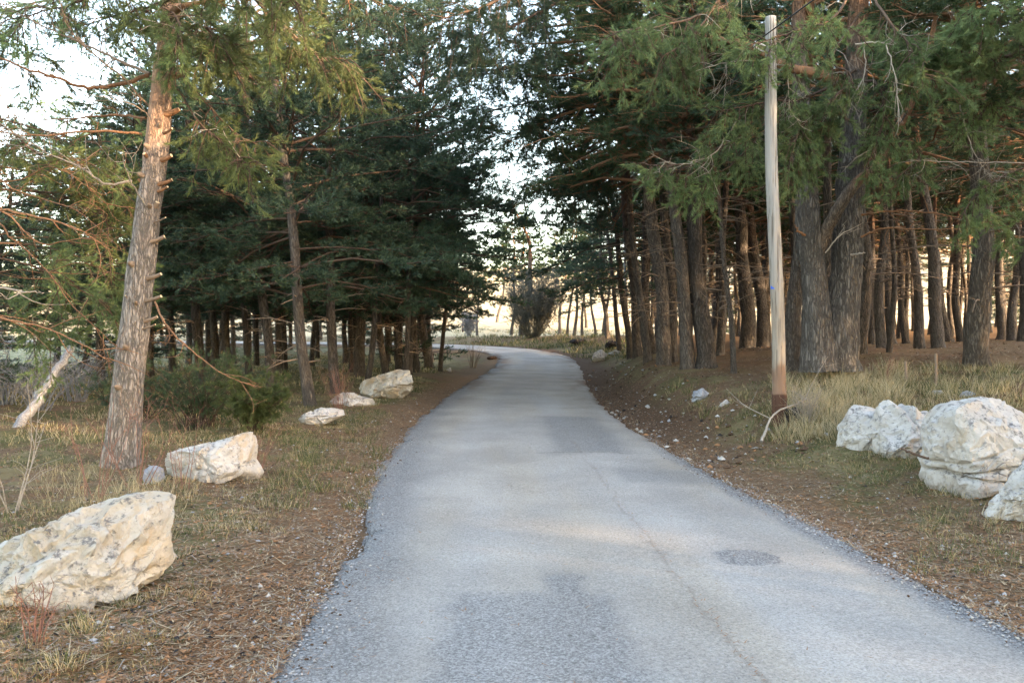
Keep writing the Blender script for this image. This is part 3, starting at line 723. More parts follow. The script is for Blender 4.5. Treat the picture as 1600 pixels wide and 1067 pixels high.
def bare_branch(parent, pts, r0, r1=.004, twigs=8, mat='limb', seed=0, tl=.35, name='branch', org=None, jit=None):
    r = np.random.default_rng(seed + 500); org = np.array(parent.location) if org is None else org
    m = max(8, 5 * len(pts)); C = curve(pts, m); C[1:] += r.normal(size=(m - 1, 3)) * (min(max(r0 * .35, .006), .012) if jit is None else jit)
    g = Geo(); V, Q, T = tube(C, np.linspace(r0, r1, m), 7, .1, 14, seed); g.add(V - org, T, Q, 0); Tn = unit(np.gradient(C, axis=0))
    for k in range(twigs):
        i = r.integers(m // 4, m - 1); d = unit(Tn[i] * .7 + r.normal(size=3) * .6); L = tl * r.uniform(.4, 1.3)
        E = curve([C[i], C[i] + d * L * .5 + r.normal(size=3) * .04, C[i] + d * L + r.normal(size=3) * .07], 6)
        V, Q, T = tube(E, np.linspace(max(.003, min(r0 * .4, .008)), .0018, 6), 4); g.add(V - org, T, Q, 0)
        for j in range(2):
            b = E[r.integers(2, 5)]; V, Q, T = tube([b, b + unit(d + r.normal(size=3) * .8) * L * .4], [.003, .0015], 3); g.add(V - org, T, Q, 0)
    return put(name, g.mesh(name, [M[mat]]), parent)

def px_pts(l): return [wpt(*p) for p in l]

# the big leaning pine beside the left verge
def hero_tree():
    Y = 9.35
    bx, by = at_px(184, Y), Y; z = tz(bx, by)
    e = bpy.data.objects.new('pine_tree', None); COL.objects.link(e); e.location = (bx, by, z)
    e['label'] = 'big leaning pine with cut branch stubs and orange upper trunk by the left verge'; e['category'] = 'tree'
    org = np.array(e.location)
    cen = [(184, 775), (187, 740), (192, 680), (199, 610), (209, 520), (218, 440), (229, 350), (240, 270), (249, 190), (257, 110), (263, 60), (270, -20), (277, -130), (283, -230)]
    wid = [72, 66, 58, 52, 48, 45, 42, 40, 38, 36, 33, 28, 20, 10]
    P = curve([wpt(a, b, Y) for a, b in cen], 60); R = np.interp(np.linspace(0, 1, 60), np.linspace(0, 1, len(wid)), wid) / F * Y / 2 * .90
    V, Q, T = tube(P, R, 28, .075, 7, 3, .05)
    g = Geo(); g.add(V - org, T, Q, 0); put('trunk', g.mesh('trunk', [M['bark_near']]), e)
    def ctr(py): return np.array([np.interp(py, [c[1] for c in cen[::-1]], [c[0] for c in cen[::-1]])])[0]
    stubs = [(294, 112, 34, 7), (280, 171, 24, 6), (269, 201, 12, 3), (268, 243, 14, 5), (269, 281, 18, 4.5), (262, 292, 9, 3), (259, 340, 10, 2), (257, 370, 10, 5), (252, 428, 14, 4.5), (252, 463, 18, 4), (246, 495, 9, 4), (243, 507, 9, 2),
             (225, 240, -12, 5), (216, 280, -12, 4), (208, 418, -12, 4), (196, 462, -14, 2), (196, 492, -10, 4), (246, 316, 4, 6)]
    for k, (px, py, L, w) in enumerate(stubs):
        c = ctr(py + 6); sg = 1 if L > 0 else -1
        a = wpt(c + sg * 8, py + 8, Y - .06); b = wpt(px, py, Y - .12 + .05 * math.sin(k * 2)); r_ = w / F * Y / 2 * 1.15
        V, Q, T = tube(curve([a, (a + b) / 2 + [0, 0, -.01], b], 6), np.linspace(r_ * 1.5, r_, 6), 9, .1, 20, k)
        g = Geo(); g.add(V - org, None, Q, 0)
        g.add(V[[*range(45, 54), 54]] - org, [(i, (i + 1) % 9, 9) for i in range(9)], None, 1)
        put('branch_stub', g.mesh('branch_stub', [M['limb'] if py < 300 else M['twig'], M['cut']]), e)
    for k, (py, off, s) in enumerate([(238, -.3, 1), (282, -.5, 1), (420, -.2, 1.1), (548, .1, 1), (205, .5, .8), (330, .5, .8), (610, -.1, 1.0), (480, .4, .7)]):
        g = Geo(); r_ = np.interp(py, [60, 740], [.13, .24]); a = np.array(wpt(ctr(py), py, Y)); d = np.array([math.sin(off), -math.cos(off), .25])
        V, Q, T = tube([a + d * r_ * .8, a + d * (r_ + .018), a + d * (r_ + .03)], [.034 * s, .024 * s, .010 * s], 8, .3, 30, k); g.add(V - org, T, Q, 0); put('knot', g.mesh('knot', [M['twig']]), e)
    Yb = Y
    # bare orange and grey branches on the left
    for k, (pts, r0, tw, mat) in enumerate([
        ([(232, 118, Y), (150, 138, 9.1), (90, 124, 8.8), (0, 92, 8.5), (-60, 80, 8.3)], .026, 5, 'limb'),
        ([(234, 116, Y), (180, 92, 9.5), (110, 60, 9.7), (30, 22, 9.8), (-40, -10, 10)], .020, 12, 'twig'),
        ([(232, 165, Y), (190, 120, 9), (140, 80, 8.8), (105, 40, 8.6), (95, 5, 8.5)], .013, 7, 'twig'),
        ([(228, 185, Y), (170, 180, 9.6), (90, 187, 9.8), (0, 184, 10)], .017, 9, 'limb'),
        ([(222, 210, Y), (150, 205, 9.1), (60, 212, 9.0), (0, 206, 9.0), (-50, 200, 9)], .016, 8, 'limb'),
        ([(205, 283, 9.2), (165, 288, 8.9), (126, 262, 8.7), (60, 232, 8.5), (0, 194, 8.3)], .016, 14, 'dead'),
        ([(228, 322, 9.2), (205, 285, 9.0), (196, 262, 8.9), (190, 238, 8.8)], .010, 5, 'dead'),
        ([(214, 328, 9.3), (170, 318, 9.0), (140, 295, 8.8), (128, 270, 8.7)], .009, 4, 'limb'),
        ([(240, 210, 9.2), (225, 175, 9.0), (180, 155, 8.9), (130, 150, 8.8)], .008, 4, 'twig'),
    ]):
        bare_branch(e, px_pts(pts), r0, .004, tw, mat, k)
    bare_branch(e, px_pts([(242, 472, 9.2), (262, 510, 9.0), (300, 548, 8.9), (350, 585, 8.8), (408, 606, 8.8)]), .013, .004, 8, 'limb', 30, .3)
    # live boughs
    B = [([(262, 70, 9.3), (300, 40, 9.1), (330, 50, 9.0), (352, 80, 8.9)], .022, .5, 26, 'needle_olive'),
         ([(262, 60, 9.3), (240, 30, 9.0), (225, 10, 8.9)], .02, .45, 14, 'needle_olive'),
         ([(264, 55, 9.3), (268, 20, 9.0), (280, 45, 8.8), (272, 80, 8.75)], .02, .42, 18, 'needle_near'),
         ([(268, 20, 9.3), (300, 5, 9.1), (420, -8, 9.2), (540, -14, 9.4)], .040, .4, 6, 'needle_olive'),
         ([(270, 0, 9.4), (360, -20, 9.8), (430, 30, 10.2), (490, 80, 10.4), (545, 105, 10.5)], .022, .62, 30, 'needle_olive'),
         ([(278, 140, 9.3), (310, 190, 9.2), (350, 225, 9.1), (392, 262, 9.0)], .013, .34, 26, 'needle_olive'),
         ([(278, 110, 9.4), (330, 170, 9.5), (370, 210, 9.5), (400, 225, 9.4)], .012, .32, 18, 'needle_olive'),
         ([(272, -10, 9.4), (200, -20, 9.6), (100, 10, 9.8), (20, 30, 10)], .02, .5, 22, 'needle_near'),
         ([(275, -60, 9.4), (380, -60, 8.8), (470, 10, 8.6)], .02, .6, 22, 'needle_olive'),
         ([(275, -80, 9.4), (450, -80, 10.8), (560, -10, 11.2), (650, 25, 11.4)], .02, .7, 26, 'needle_cool'),
         ([(270, -40, 9.6), (180, -30, 10.5), (80, 0, 11), (-20, 20, 11.5)], .02, .7, 28, 'needle_cool'),
         ([(270, 0, 9.6), (200, 20, 10.5), (130, 40, 11)], .015, .55, 18, 'needle_cool'),
         ([(275, -120, 9.4), (380, -100, 10.5), (480, -20, 11.5), (520, 60, 12)], .025, .8, 34, 'needle_cool'),
         ([(275, -120, 9.4), (330, -60, 10), (390, 20, 10.6), (430, 70, 10.8)], .02, .6, 28, 'needle_near'),
         ([(276, -100, 9.4), (200, -120, 9.0), (120, -60, 8.6)], .02, .7, 20, 'needle_olive')]
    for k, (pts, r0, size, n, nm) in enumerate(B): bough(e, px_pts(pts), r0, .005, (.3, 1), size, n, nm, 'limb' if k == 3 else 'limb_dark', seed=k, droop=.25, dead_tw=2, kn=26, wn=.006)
hero_tree()

# a pine left of the frame whose low branches reach in
def side_tree():
    x, y = -9.4, 9.6; e = bpy.data.objects.new('pine_tree', None); COL.objects.link(e); e.location = (x, y, tz(x, y))
    e['label'] = 'pine standing just outside the left edge whose drooping orange branches reach in'; e['category'] = 'tree'
    tk, cr = VAR['darkB']; put('trunk', tk, e)
    L = [([(-460, 300, 9.6), (-80, 320, 9.2), (40, 335, 9.1), (120, 358, 9.2), (175, 392, 9.4)], .022, 10, 'limb'),
         ([(-460, 330, 9.6), (-60, 335, 9), (20, 375, 8.9), (70, 420, 8.8), (120, 483, 8.7), (183, 542, 8.6)], .014, 12, 'limb'),
         ([(-460, 420, 9.6), (-60, 480, 8.8), (0, 496, 8.7), (70, 512, 8.7), (130, 540, 8.6), (175, 566, 8.6)], .018, 8, 'limb'),
         ([(-460, 380, 9.6), (-100, 345, 10), (0, 330, 10), (60, 380, 10), (130, 372, 10), (168, 372, 10)], .016, 12, 'limb'),
         ([(-460, 300, 9.6), (-60, 270, 10.4), (30, 300, 10.4), (120, 330, 10.4), (180, 380, 10.5)], .012, 14, 'limb'),
         ([(-200, 420, 9.3), (-40, 440, 9), (0, 449, 8.9), (40, 456, 8.8), (67, 457, 8.8)], .026, 3, 'dead'),
         ([(-300, 250, 9.6), (0, 285, 11), (80, 260, 11), (150, 300, 11)], .012, 14, 'limb')]
    for k, (p, r0, tw, mt) in enumerate(L): bare_branch(e, px_pts(p), r0, .004, tw, mt, 60 + k, .5)
    for k, (p, size, n) in enumerate([
        ([(-460, 260, 9.6), (-40, 190, 11.5), (60, 240, 12), (140, 250, 12)], .7, 18), ([(-460, 360, 9.6), (-20, 400, 11), (100, 440, 11.4), (170, 480, 11.4)], .7, 20),
        ([(-460, 120, 9.6), (-100, 30, 11), (20, 60, 11.6), (60, 110, 12)], .6, 14), ([(-300, 560, 11), (0, 500, 11.5), (90, 520, 12)], .6, 12),
        ([(-300, 300, 10), (60, 300, 12.5), (180, 350, 12.5)], .7, 20), ([(-300, 100, 10), (-20, 180, 12.5), (110, 215, 13), (200, 240, 13)], .7, 20), ([(-300, 200, 10), (0, 260, 13), (150, 280, 13.5), (220, 330, 14)], .8, 28), ([(-300, 400, 10), (0, 380, 13), (120, 400, 13.5), (190, 440, 13.5)], .8, 24)]):
        bough(e, px_pts(p), .02, .005, (.45, 1), size, n, 'needle_olive' if k % 2 == 0 else 'needle_near', 'limb_dark', seed=20 + k, droop=.2, kn=26, wn=.007)
side_tree()

# the forked pine in the right-hand wood
def forked():
    Y = 14.0; x = at_px(1292, Y); e = bpy.data.objects.new('pine_tree', None); COL.objects.link(e); e.location = (x, Y, tz(x, Y))
    e['label'] = 'massive grey pine forked low into two stems right of the wooden pole'; e['category'] = 'tree'; org = np.array(e.location)
    def stem(name, cen, wid, fl, seed, mat='bark_big', dY=0):
        P = curve([wpt(a, b, Y + (c if len(q) > 2 else 0)) for q in cen for a, b, c in [(*q, 0)[:3]]], 44)
        R = np.interp(np.linspace(0, 1, 44), np.linspace(0, 1, len(wid)), wid) / F * Y / 2
        V, Q, T = tube(P, R, 24, .12, 5.5, seed, fl); g = Geo(); g.add(V - org, T, Q, 0); put(name, g.mesh(name, [M[mat]]), e)
    stem('trunk', [(1313, 580, .2), (1312, 545, .2), (1316, 480, .2), (1323, 410, .2), (1328, 330, .2), (1332, 240, .2), (1336, 130, .2), (1342, 0, .2), (1345, -160, .2)], [58, 54, 50, 47, 44, 41, 36, 28, 12], .06, 5)
    stem('stem', [(1280, 580), (1278, 545), (1275, 480), (1270, 410), (1266, 370), (1261, 320), (1256, 240), (1250, 120), (1246, -40), (1244, -200)], [52, 47, 42, 39, 40, 36, 31, 26, 18, 9], .05, 6)
    stem('limb', [(1268, 430, 0), (1275, 398, -.02), (1290, 362, -.14), (1312, 322, -.42), (1340, 284, -.55), (1368, 262, -.6), (1395, 215, -.45), (1420, 170, -.2), (1450, 90, 0), (1470, -30, .3)], [24, 24, 20, 17, 16, 15, 13, 11, 9, 6], 0, 7, 'limb_fork')
    stem('limb', [(1340, 150, .1), (1290, 120, -.2), (1230, 105, -.2), (1180, 75, 0), (1120, 60, .3)], [20, 17, 14, 11, 7], 0, 8, 'limb')
    for k, (p, r0, tw, mt) in enumerate([
        ([(1345, 318, 14), (1380, 305, 13.8), (1440, 288, 13.6), (1490, 262, 13.5), (1530, 262, 13.4)], .028, 4, 'limb_dark'),
        ([(1345, 336, 14), (1390, 330, 13.8), (1450, 332, 13.6), (1520, 345, 13.4), (1560, 358, 13.3)], .022, 5, 'limb'),
        ([(1342, 372, 14), (1375, 358, 13.8), (1420, 357, 13.6), (1480, 359, 13.5), (1580, 350, 13.4)], .02, 5, 'limb'),
        ([(1330, 398, 13.8), (1345, 396, 13.4), (1352, 394, 13.3)], .02, 0, 'dead'),
        ([(1262, 372, 13.9), (1248, 362, 13.7), (1243, 352, 13.6)], .03, 0, 'limb'),
        ([(1290, 395, 13.8), (1310, 370, 13.6), (1330, 358, 13.5)], .012, 4, 'dead')]):
        bare_branch(e, px_pts(p), r0, .006, tw, mt, 80 + k, .4)
    B = [([(1336, 110, 14), (1270, 150, 12.9), (1200, 160, 12.2), (1120, 175, 11.6)], .028, .62, 40, .35),
         ([(1332, 190, 14), (1290, 170, 12.8), (1250, 200, 12.3), (1232, 270, 12.1)], .024, .52, 44, .4),
         ([(1262, 170, 14), (1270, 190, 12.8), (1262, 240, 12.4), (1225, 262, 12.2)], .018, .42, 26, .3),
         ([(1336, 130, 14), (1370, 130, 12.8), (1380, 190, 12.4), (1352, 262, 12.2)], .024, .5, 34, .4),
         ([(1255, 205, 14), (1160, 215, 12.8), (1080, 255, 12.5), (1010, 258, 12.4)], .022, .42, 36, .4),
         ([(1255, 150, 14), (1190, 210, 13), (1140, 260, 12.6), (1085, 290, 12.5)], .018, .42, 24, .4),
         ([(1345, -60, 14), (1310, 20, 12), (1240, 50, 11.4), (1180, 70, 11)], .026, .62, 40, .3),
         ([(1345, -40, 14), (1380, 20, 12.4), (1420, 70, 12), (1440, 120, 11.8)], .026, .6, 40, .3),
         ([(1246, -60, 14), (1130, 10, 12.2), (1040, 40, 11.4), (950, 50, 11)], .028, .7, 46, .3),
         ([(1246, -80, 14), (1150, -30, 12), (1080, 60, 11.5), (1030, 90, 11.2)], .024, .6, 30, .3),
         ([(1420, 170, 13.8), (1400, 210, 13), (1440, 240, 12.7), (1400, 280, 12.6)], .016, .42, 26, .4),
         ([(1470, -30, 14.2), (1500, 40, 13), (1530, 90, 12.6)], .02, .6, 24, .3),
         ([(1345, 20, 14), (1300, 90, 12.6), (1330, 120, 12.2), (1300, 160, 12)], .02, .5, 26, .4)]
    for k, (p, r0, size, n, dr) in enumerate(B): bough(e, px_pts(p), r0, .006, (.3, 1), size, int(n * .78), 'needle_near', 'limb_dark', seed=40 + k, droop=dr, kn=25, wn=.007, dead_tw=5, ln=.08)
    for k, (p, r0) in enumerate([([(1336, 70, 12), (1372, 66, 11.9), (1385, 75, 11.8), (1400, 130, 11.7), (1403, 190, 11.7)], .016), ([(1240, 105, 11.8), (1170, 95, 11.7), (1110, 105, 11.6), (1065, 120, 11.6)], .012),
        ([(1150, 190, 12), (1120, 235, 12), (1080, 255, 12), (1030, 255, 12)], .012), ([(1350, 70, 12), (1352, 110, 12), (1340, 140, 12), (1325, 160, 12)], .010), ([(1500, 165, 12.5), (1510, 205, 12.4), (1525, 245, 12.4), (1550, 280, 12.4)], .012),
        ([(1230, 110, 12), (1235, 170, 12), (1250, 190, 12)], .008), ([(1130, 70, 12), (1135, 110, 12), (1130, 160, 12)], .008)]):
        bare_branch(e, px_pts(p), r0, .003, 12, 'dead', 100 + k, .38)
forked()

# limbs and sprays of the stout pine at the right, and a crown over the road
def spray_tree(loc, label, boughs, bares, tr=None, ndl='needle_near', seed=0, lean=0):
    x, y = loc; e = bpy.data.objects.new('pine_tree', None); COL.objects.link(e); e.location = (x, y, tz(x, y)); e['label'] = label; e['category'] = 'tree'
    if tr: put('trunk', VAR[tr][0], e); put('crown', VAR[tr][1], e)
    for k, (p, r0, size, n, dr) in enumerate(boughs): bough(e, px_pts(p), r0, .006, (.3, 1), size, n, ndl, 'limb_dark', seed=seed + k, droop=dr, kn=22, wn=.0085, dead_tw=3, ln=.085)
    for k, (p, r0, mt) in enumerate(bares): bare_branch(e, px_pts(p), r0, .005, 8, mt, seed + 30 + k, .45)
spray_tree((9.3, 12.9), 'pine just outside the right edge sending thick orange limbs into the picture',
    [([(1640, 60, 13), (1560, 90, 12.6), (1500, 60, 12.3), (1450, 80, 12.2)], .03, .7, 34, .3), ([(1650, 250, 13), (1580, 270, 12.5), (1530, 300, 12.3), (1500, 340, 12.2)], .02, .4, 20, .4),
     ([(1650, -20, 13), (1580, 20, 12), (1520, 10, 11.6)], .03, .7, 30, .3), ([(1650, 120, 13), (1560, 150, 12.8), (1500, 190, 12.6)], .02, .45, 20, .4), ([(1660, 340, 13), (1600, 350, 12.6), (1560, 350, 12.4)], .015, .35, 14, .3)],
    [([(1700, 60, 13), (1600, 100, 13.2), (1480, 130, 13.6), (1400, 140, 14)], .055, 'limb'), ([(1700, 100, 13), (1600, 130, 13.4), (1500, 150, 13.8), (1430, 158, 14.2)], .05, 'limb'),
     ([(1700, 200, 13), (1600, 172, 13), (1540, 162, 13), (1480, 165, 13.1)], .03, 'limb_dark'), ([(1700, 230, 13), (1600, 207, 12.8), (1540, 195, 12.8), (1470, 182, 12.9)], .028, 'limb_dark'),
     ([(1700, 270, 13), (1600, 255, 12.6), (1500, 254, 12.5), (1420, 250, 12.5)], .014, 'dead'), ([(1700, 330, 13), (1600, 370, 12.6), (1560, 355, 12.5)], .016, 'limb')], 'woodD', seed=140)

# pines on the bank whose crowns close over the road
spray_tree((5.4, 23), 'pine at the road edge whose long bare limbs reach left over the road',
    [([(1010, 120, 22), (930, 150, 21), (850, 190, 20), (780, 230, 19.5)], .05, 1.3, 34, .2), ([(1000, 190, 22), (930, 235, 21), (860, 265, 20.5), (800, 290, 20)], .04, 1.2, 30, .2),
     ([(1000, 60, 22), (900, 80, 20), (820, 100, 19), (740, 120, 18)], .05, 1.4, 36, .2), ([(1010, 20, 22), (900, 0, 18), (800, 40, 16), (720, 60, 15)], .05, 1.3, 36, .2), ([(1000, 250, 23), (940, 290, 23), (890, 320, 23)], .03, 1.0, 20, .25),
     ([(1000, 90, 22), (900, 150, 21), (830, 160, 20), (760, 175, 19)], .04, 1.2, 34, .2),
     ([(1010, -40, 22), (860, -40, 16), (760, 10, 14), (690, 30, 13.5)], .05, 1.0, 36, .2)],
    [([(1030, 180, 20), (960, 195, 19), (890, 205, 18.5), (800, 235, 18)], .035, 'limb'), ([(1020, 160, 20), (960, 155, 19), (900, 170, 18)], .03, 'limb'), ([(1080, 190, 20), (1040, 175, 18), (980, 170, 17)], .04, 'limb'),
     ([(1060, 240, 20), (1000, 235, 19), (930, 240, 18), (880, 262, 18)], .03, 'limb'), ([(1100, 150, 18), (1040, 150, 17), (960, 130, 16)], .035, 'limb'), ([(1040, 120, 20), (960, 130, 19), (880, 120, 18)], .03, 'limb')], None, 'needle_cool', 200)

# ------------------------------------------------------------------ rocks
def ico(sub):
    t = (1 + 5 ** .5) / 2
    V = [(-1, t, 0), (1, t, 0), (-1, -t, 0), (1, -t, 0), (0, -1, t), (0, 1, t), (0, -1, -t), (0, 1, -t), (t, 0, -1), (t, 0, 1), (-t, 0, -1), (-t, 0, 1)]
    Fc = [(0, 11, 5), (0, 5, 1), (0, 1, 7), (0, 7, 10), (0, 10, 11), (1, 5, 9), (5, 11, 4), (11, 10, 2), (10, 7, 6), (7, 1, 8), (3, 9, 4), (3, 4, 2), (3, 2, 6), (3, 6, 8), (3, 8, 9), (4, 9, 5), (2, 4, 11), (6, 2, 10), (8, 6, 7), (9, 8, 1)]
    V = unit(np.array(V, float)); Fc = np.array(Fc)
    for _ in range(sub):
        E = np.sort(np.concatenate([Fc[:, [0, 1]], Fc[:, [1, 2]], Fc[:, [2, 0]]]), 1); U, inv = np.unique(E, axis=0, return_inverse=True); inv = inv.ravel()
        n = len(Fc); a, b, c = len(V) + inv[:n], len(V) + inv[n:2 * n], len(V) + inv[2 * n:]
        V = np.vstack([V, unit(V[U].mean(1))])
        Fc = np.concatenate([np.stack([Fc[:, 0], a, c], 1), np.stack([a, Fc[:, 1], b], 1), np.stack([c, b, Fc[:, 2]], 1), np.stack([a, b, c], 1)])
    return V, Fc
ICO5, ICO3, ICO1 = ico(5), ico(4), ico(1)
def lin_sub(V, Fc):
    E = np.sort(np.concatenate([Fc[:, [0, 1]], Fc[:, [1, 2]], Fc[:, [2, 0]]]), 1); U, inv = np.unique(E, axis=0, return_inverse=True); inv = inv.ravel()
    n = len(Fc); a, b, c = len(V) + inv[:n], len(V) + inv[n:2 * n], len(V) + inv[2 * n:]
    return np.vstack([V, V[U].mean(1)]), np.concatenate([np.stack([Fc[:, 0], a, c], 1), np.stack([a, Fc[:, 1], b], 1), np.stack([c, b, Fc[:, 2]], 1), np.stack([a, b, c], 1)])
ROCKS = []
def rock(outline, depth, mat, label, seed, cat='rock', facets=.16, rough=1.0, base=None, crack=(), hcrack=(), group=None, name='rock', hi=True, sink=0):
    """outline: photo pixels around the visible silhouette; the boulder stands where its lowest point meets the ground"""
    O = np.array(outline, float); lo = O[O[:, 1].argmax()]
    bx, by = hit(lo[0] if base is None else base[0], (lo[1] if base is None else base[1]) - 2)
    O[:, 1] += sink * sstep(.55, 1.0, (O[:, 1] - O[:, 1].min()) / np.ptp(O[:, 1]))
    Y = by + depth * .45; c = (O.max(0) + O.min(0)) / 2
    ctr = wpt(c[0], c[1], Y); o2 = (O - c) / F * Y * [1, -1]
    th = np.arctan2(o2[:, 1], o2[:, 0]); rr = np.hypot(o2[:, 0], o2[:, 1]); k = th.argsort(); th, rr = th[k], rr[k]
    # walk the outline's straight edges finely, so corners stay corners
    P = o2[k]; P = np.concatenate([P, P[:1]]); fine = np.concatenate([P[i] + (P[i + 1] - P[i]) * np.linspace(0, 1, 12, endpoint=False)[:, None] for i in range(len(P) - 1)])
    th = np.arctan2(fine[:, 1], fine[:, 0]); rr = np.hypot(fine[:, 0], fine[:, 1]); k = th.argsort(); th, rr = th[k], rr[k]
    th = np.concatenate([th - 2 * math.pi, th, th + 2 * math.pi]); rr = np.tile(rr, 3)
    g = np.random.default_rng(seed)
    D, Fc = ico(2)
    D = unit(D + g.normal(size=D.shape) * .05); a = np.arctan2(D[:, 2], D[:, 0]); Rr = np.interp(a, th, rr)
    h = np.hypot(D[:, 0], D[:, 2]); p = 4.0
    r = ((h / Rr) ** p + (np.abs(D[:, 1]) / (depth / 2)) ** p) ** (-1 / p)
    sc = float(np.median(r)); V = D * r[:, None]
    for q in range(9):      # big split faces turned towards the road
        n = unit(np.array([g.normal() * .9, -1.0 if q < 6 else g.normal(), g.normal() * .9]))
        m = V @ n; lim = np.quantile(m, 1 - facets * g.uniform(.3, 1.1)); V = V - n * (np.maximum(m - lim, 0) * .95)[:, None]
    for amp in ((.075, .045, .022, .009) if hi and Y < 8.4 else (.07, .035, .016)):   # straight splits between ever smaller broken faces
        V = V + unit(V) * (g.normal(size=len(V)) * amp * sc * rough)[:, None] * 1.0
        V, Fc = lin_sub(V, Fc)
    s_ = 1 / max(sc, .05); N = unit(V)
    V = V + N * (sc * .012 * fbm(V, s_ * 7, 3, seed + 5))[:, None]
    for _ in range(2):
        aa = np.arctan2(V[:, 2], V[:, 0]); nb = 96; bi = ((aa + math.pi) / (2 * math.pi) * nb).astype(int) % nb; hh = np.hypot(V[:, 0], V[:, 2])
        mx = np.zeros(nb); np.maximum.at(mx, bi, hh); ac = (np.arange(nb) + .5) / nb * 2 * math.pi - math.pi; fc = np.interp(ac, th, rr) / np.maximum(mx, 1e-3)
        fc = (np.roll(fc, 1) + 4 * fc + np.roll(fc, -1)) / 6; fx = np.interp(aa, ac, fc, period=2 * math.pi); V[:, 0] *= fx; V[:, 2] *= fx
    for (x0, dirx, dz) in crack:   # deep open joint
        q = np.abs(V[:, 0] - x0 - V[:, 2] * dirx + .04 * noise(V, 6, seed)); V = V - N * (dz * np.exp(-(q / .022) ** 2) * (V[:, 1] < .2))[:, None]
    for (zc, slope, dz) in hcrack:
        q = np.abs(V[:, 2] - zc - V[:, 0] * slope + .05 * noise(V, 4, seed + 2)); V = V - N * (dz * np.exp(-(q / .016) ** 2) * (V[:, 1] < .2) * (.35 + .65 * np.clip(noise(V, 5, seed + 3) + .5, 0, 1)))[:, None]
    me = mesh_np(name, V, Fc, None, [M[mat]], None, True)
    try: me.set_sharp_from_angle(angle=math.radians(30))
    except Exception: pass
    ROCKS.append((ctr[0], Y, (O[:, 0].max() - O[:, 0].min()) / F * Y / 2, depth / 2))
    ctr[2] -= .02
    return put(name, me, None, tuple(ctr), label, cat, group)
def z2(l, s, ox, oy): return [(ox + a / s, oy + b / s) for a, b in l]
rock(z2([(-110, 760), (-105, 680), (-60, 630), (0, 608), (45, 588), (130, 562), (200, 520), (300, 487), (370, 468), (440, 466), (505, 480), (510, 560), (503, 705), (460, 755), (370, 812), (260, 858), (180, 870), (90, 878), (10, 872), (-70, 850)], 2.024, 0, 540),
     .75, 'rock_cream', 'large cream limestone boulder with grey lichened top at the lower left', 3, 'boulder', base=(120, 962), crack=((-.22, .05, .09),), facets=.13, rough=.72)
rock(z2([(503, 380), (515, 350), (545, 325), (600, 312), (700, 290), (740, 278), (788, 262), (803, 290), (806, 330), (800, 360), (818, 400), (800, 437), (740, 450), (620, 448), (530, 448), (507, 420)], 2.024, 0, 540),
     .6, 'rock_white', 'smooth white boulder with pointed right top beside the big leaning pine', 14, 'boulder', base=(330, 758), facets=.12, rough=.7, crack=((.08, -.2, .018),))
rock(z2([(448, 390), (470, 372), (505, 380), (515, 420), (508, 448), (460, 448)], 2.024, 0, 540), .3, 'rock_grey', 'small blue-grey stone leaning against the smooth white boulder', 22, base=(236, 760), hi=False, group=None)
rock(z2([(403, 520), (412, 500), (430, 487), (480, 470), (520, 460), (560, 445), (610, 450), (628, 490), (620, 530), (580, 565), (550, 582), (480, 575), (430, 560), (408, 545)], 2.54, 400, 400),
     1.0, 'rock_brown', 'brown-stained boulder with white right end, farthest of the left-hand rocks', 31, 'boulder', base=(600, 628))
rock(z2([(288, 575), (310, 555), (345, 536), (380, 538), (420, 555), (462, 562), (470, 590), (440, 605), (380, 600), (330, 590), (295, 590)], 2.54, 400, 400), .6, 'rock_white', 'low white rock with raised left end just before the brown-stained boulder', 37, base=(560, 638))
rock(z2([(170, 640), (195, 618), (250, 598), (310, 602), (338, 608), (347, 630), (290, 655), (240, 678), (190, 675), (172, 662)], 2.54, 400, 400), .6, 'rock_white', 'flat white rock half sunk in grass at the foot of the leaning grey pine', 41, base=(490, 668))
rock(z2([(340, 395), (352, 340), (366, 295), (388, 252), (430, 233), (480, 240), (510, 250), (500, 330), (455, 375), (432, 400), (404, 445), (360, 436), (342, 420)], 2.54, 1180, 540), .8, 'rock_white', 'leftmost boulder of the white rock row on the right verge', 55, 'boulder', base=(1340, 716), sink=12, rough=.6)
rock(z2([(468, 400), (480, 300), (500, 240), (535, 205), (560, 218), (582, 238), (612, 226), (640, 245), (665, 266), (720, 253), (735, 330), (710, 445), (640, 450), (590, 448), (535, 476), (485, 465), (460, 440)], 2.54, 1180, 540), .8, 'rock_white', 'jagged white boulder with pointed tops, second in the row on the right verge', 61, 'boulder', base=(1400, 726), facets=.14, sink=12, rough=.7)
rock(z2([(684, 400), (690, 330), (720, 262), (745, 228), (800, 215), (850, 208), (920, 196), (990, 204), (1067, 245), (1120, 300), (1125, 460), (1070, 560), (960, 625), (860, 612), (720, 620), (696, 585), (702, 500)], 2.54, 1180, 540), .95, 'rock_white', 'largest white boulder with dark horizontal cracks on the right verge', 73, 'boulder', base=(1510, 784), facets=.12, sink=22, rough=.48, hcrack=((-.06, .12, .07), (-.20, -.16, .09), (.12, .3, .04)))
rock(z2([(942, 665), (960, 630), (1000, 560), (1050, 490), (1090, 450), (1160, 440), (1200, 600), (1190, 700), (1110, 740), (1060, 735), (1000, 712), (950, 690)], 2.54, 1180, 540), .6, 'rock_white', 'white boulder cut off by the right edge, nearest of the right-hand rocks', 80, 'boulder', base=(1600, 832), sink=14, rough=.6)
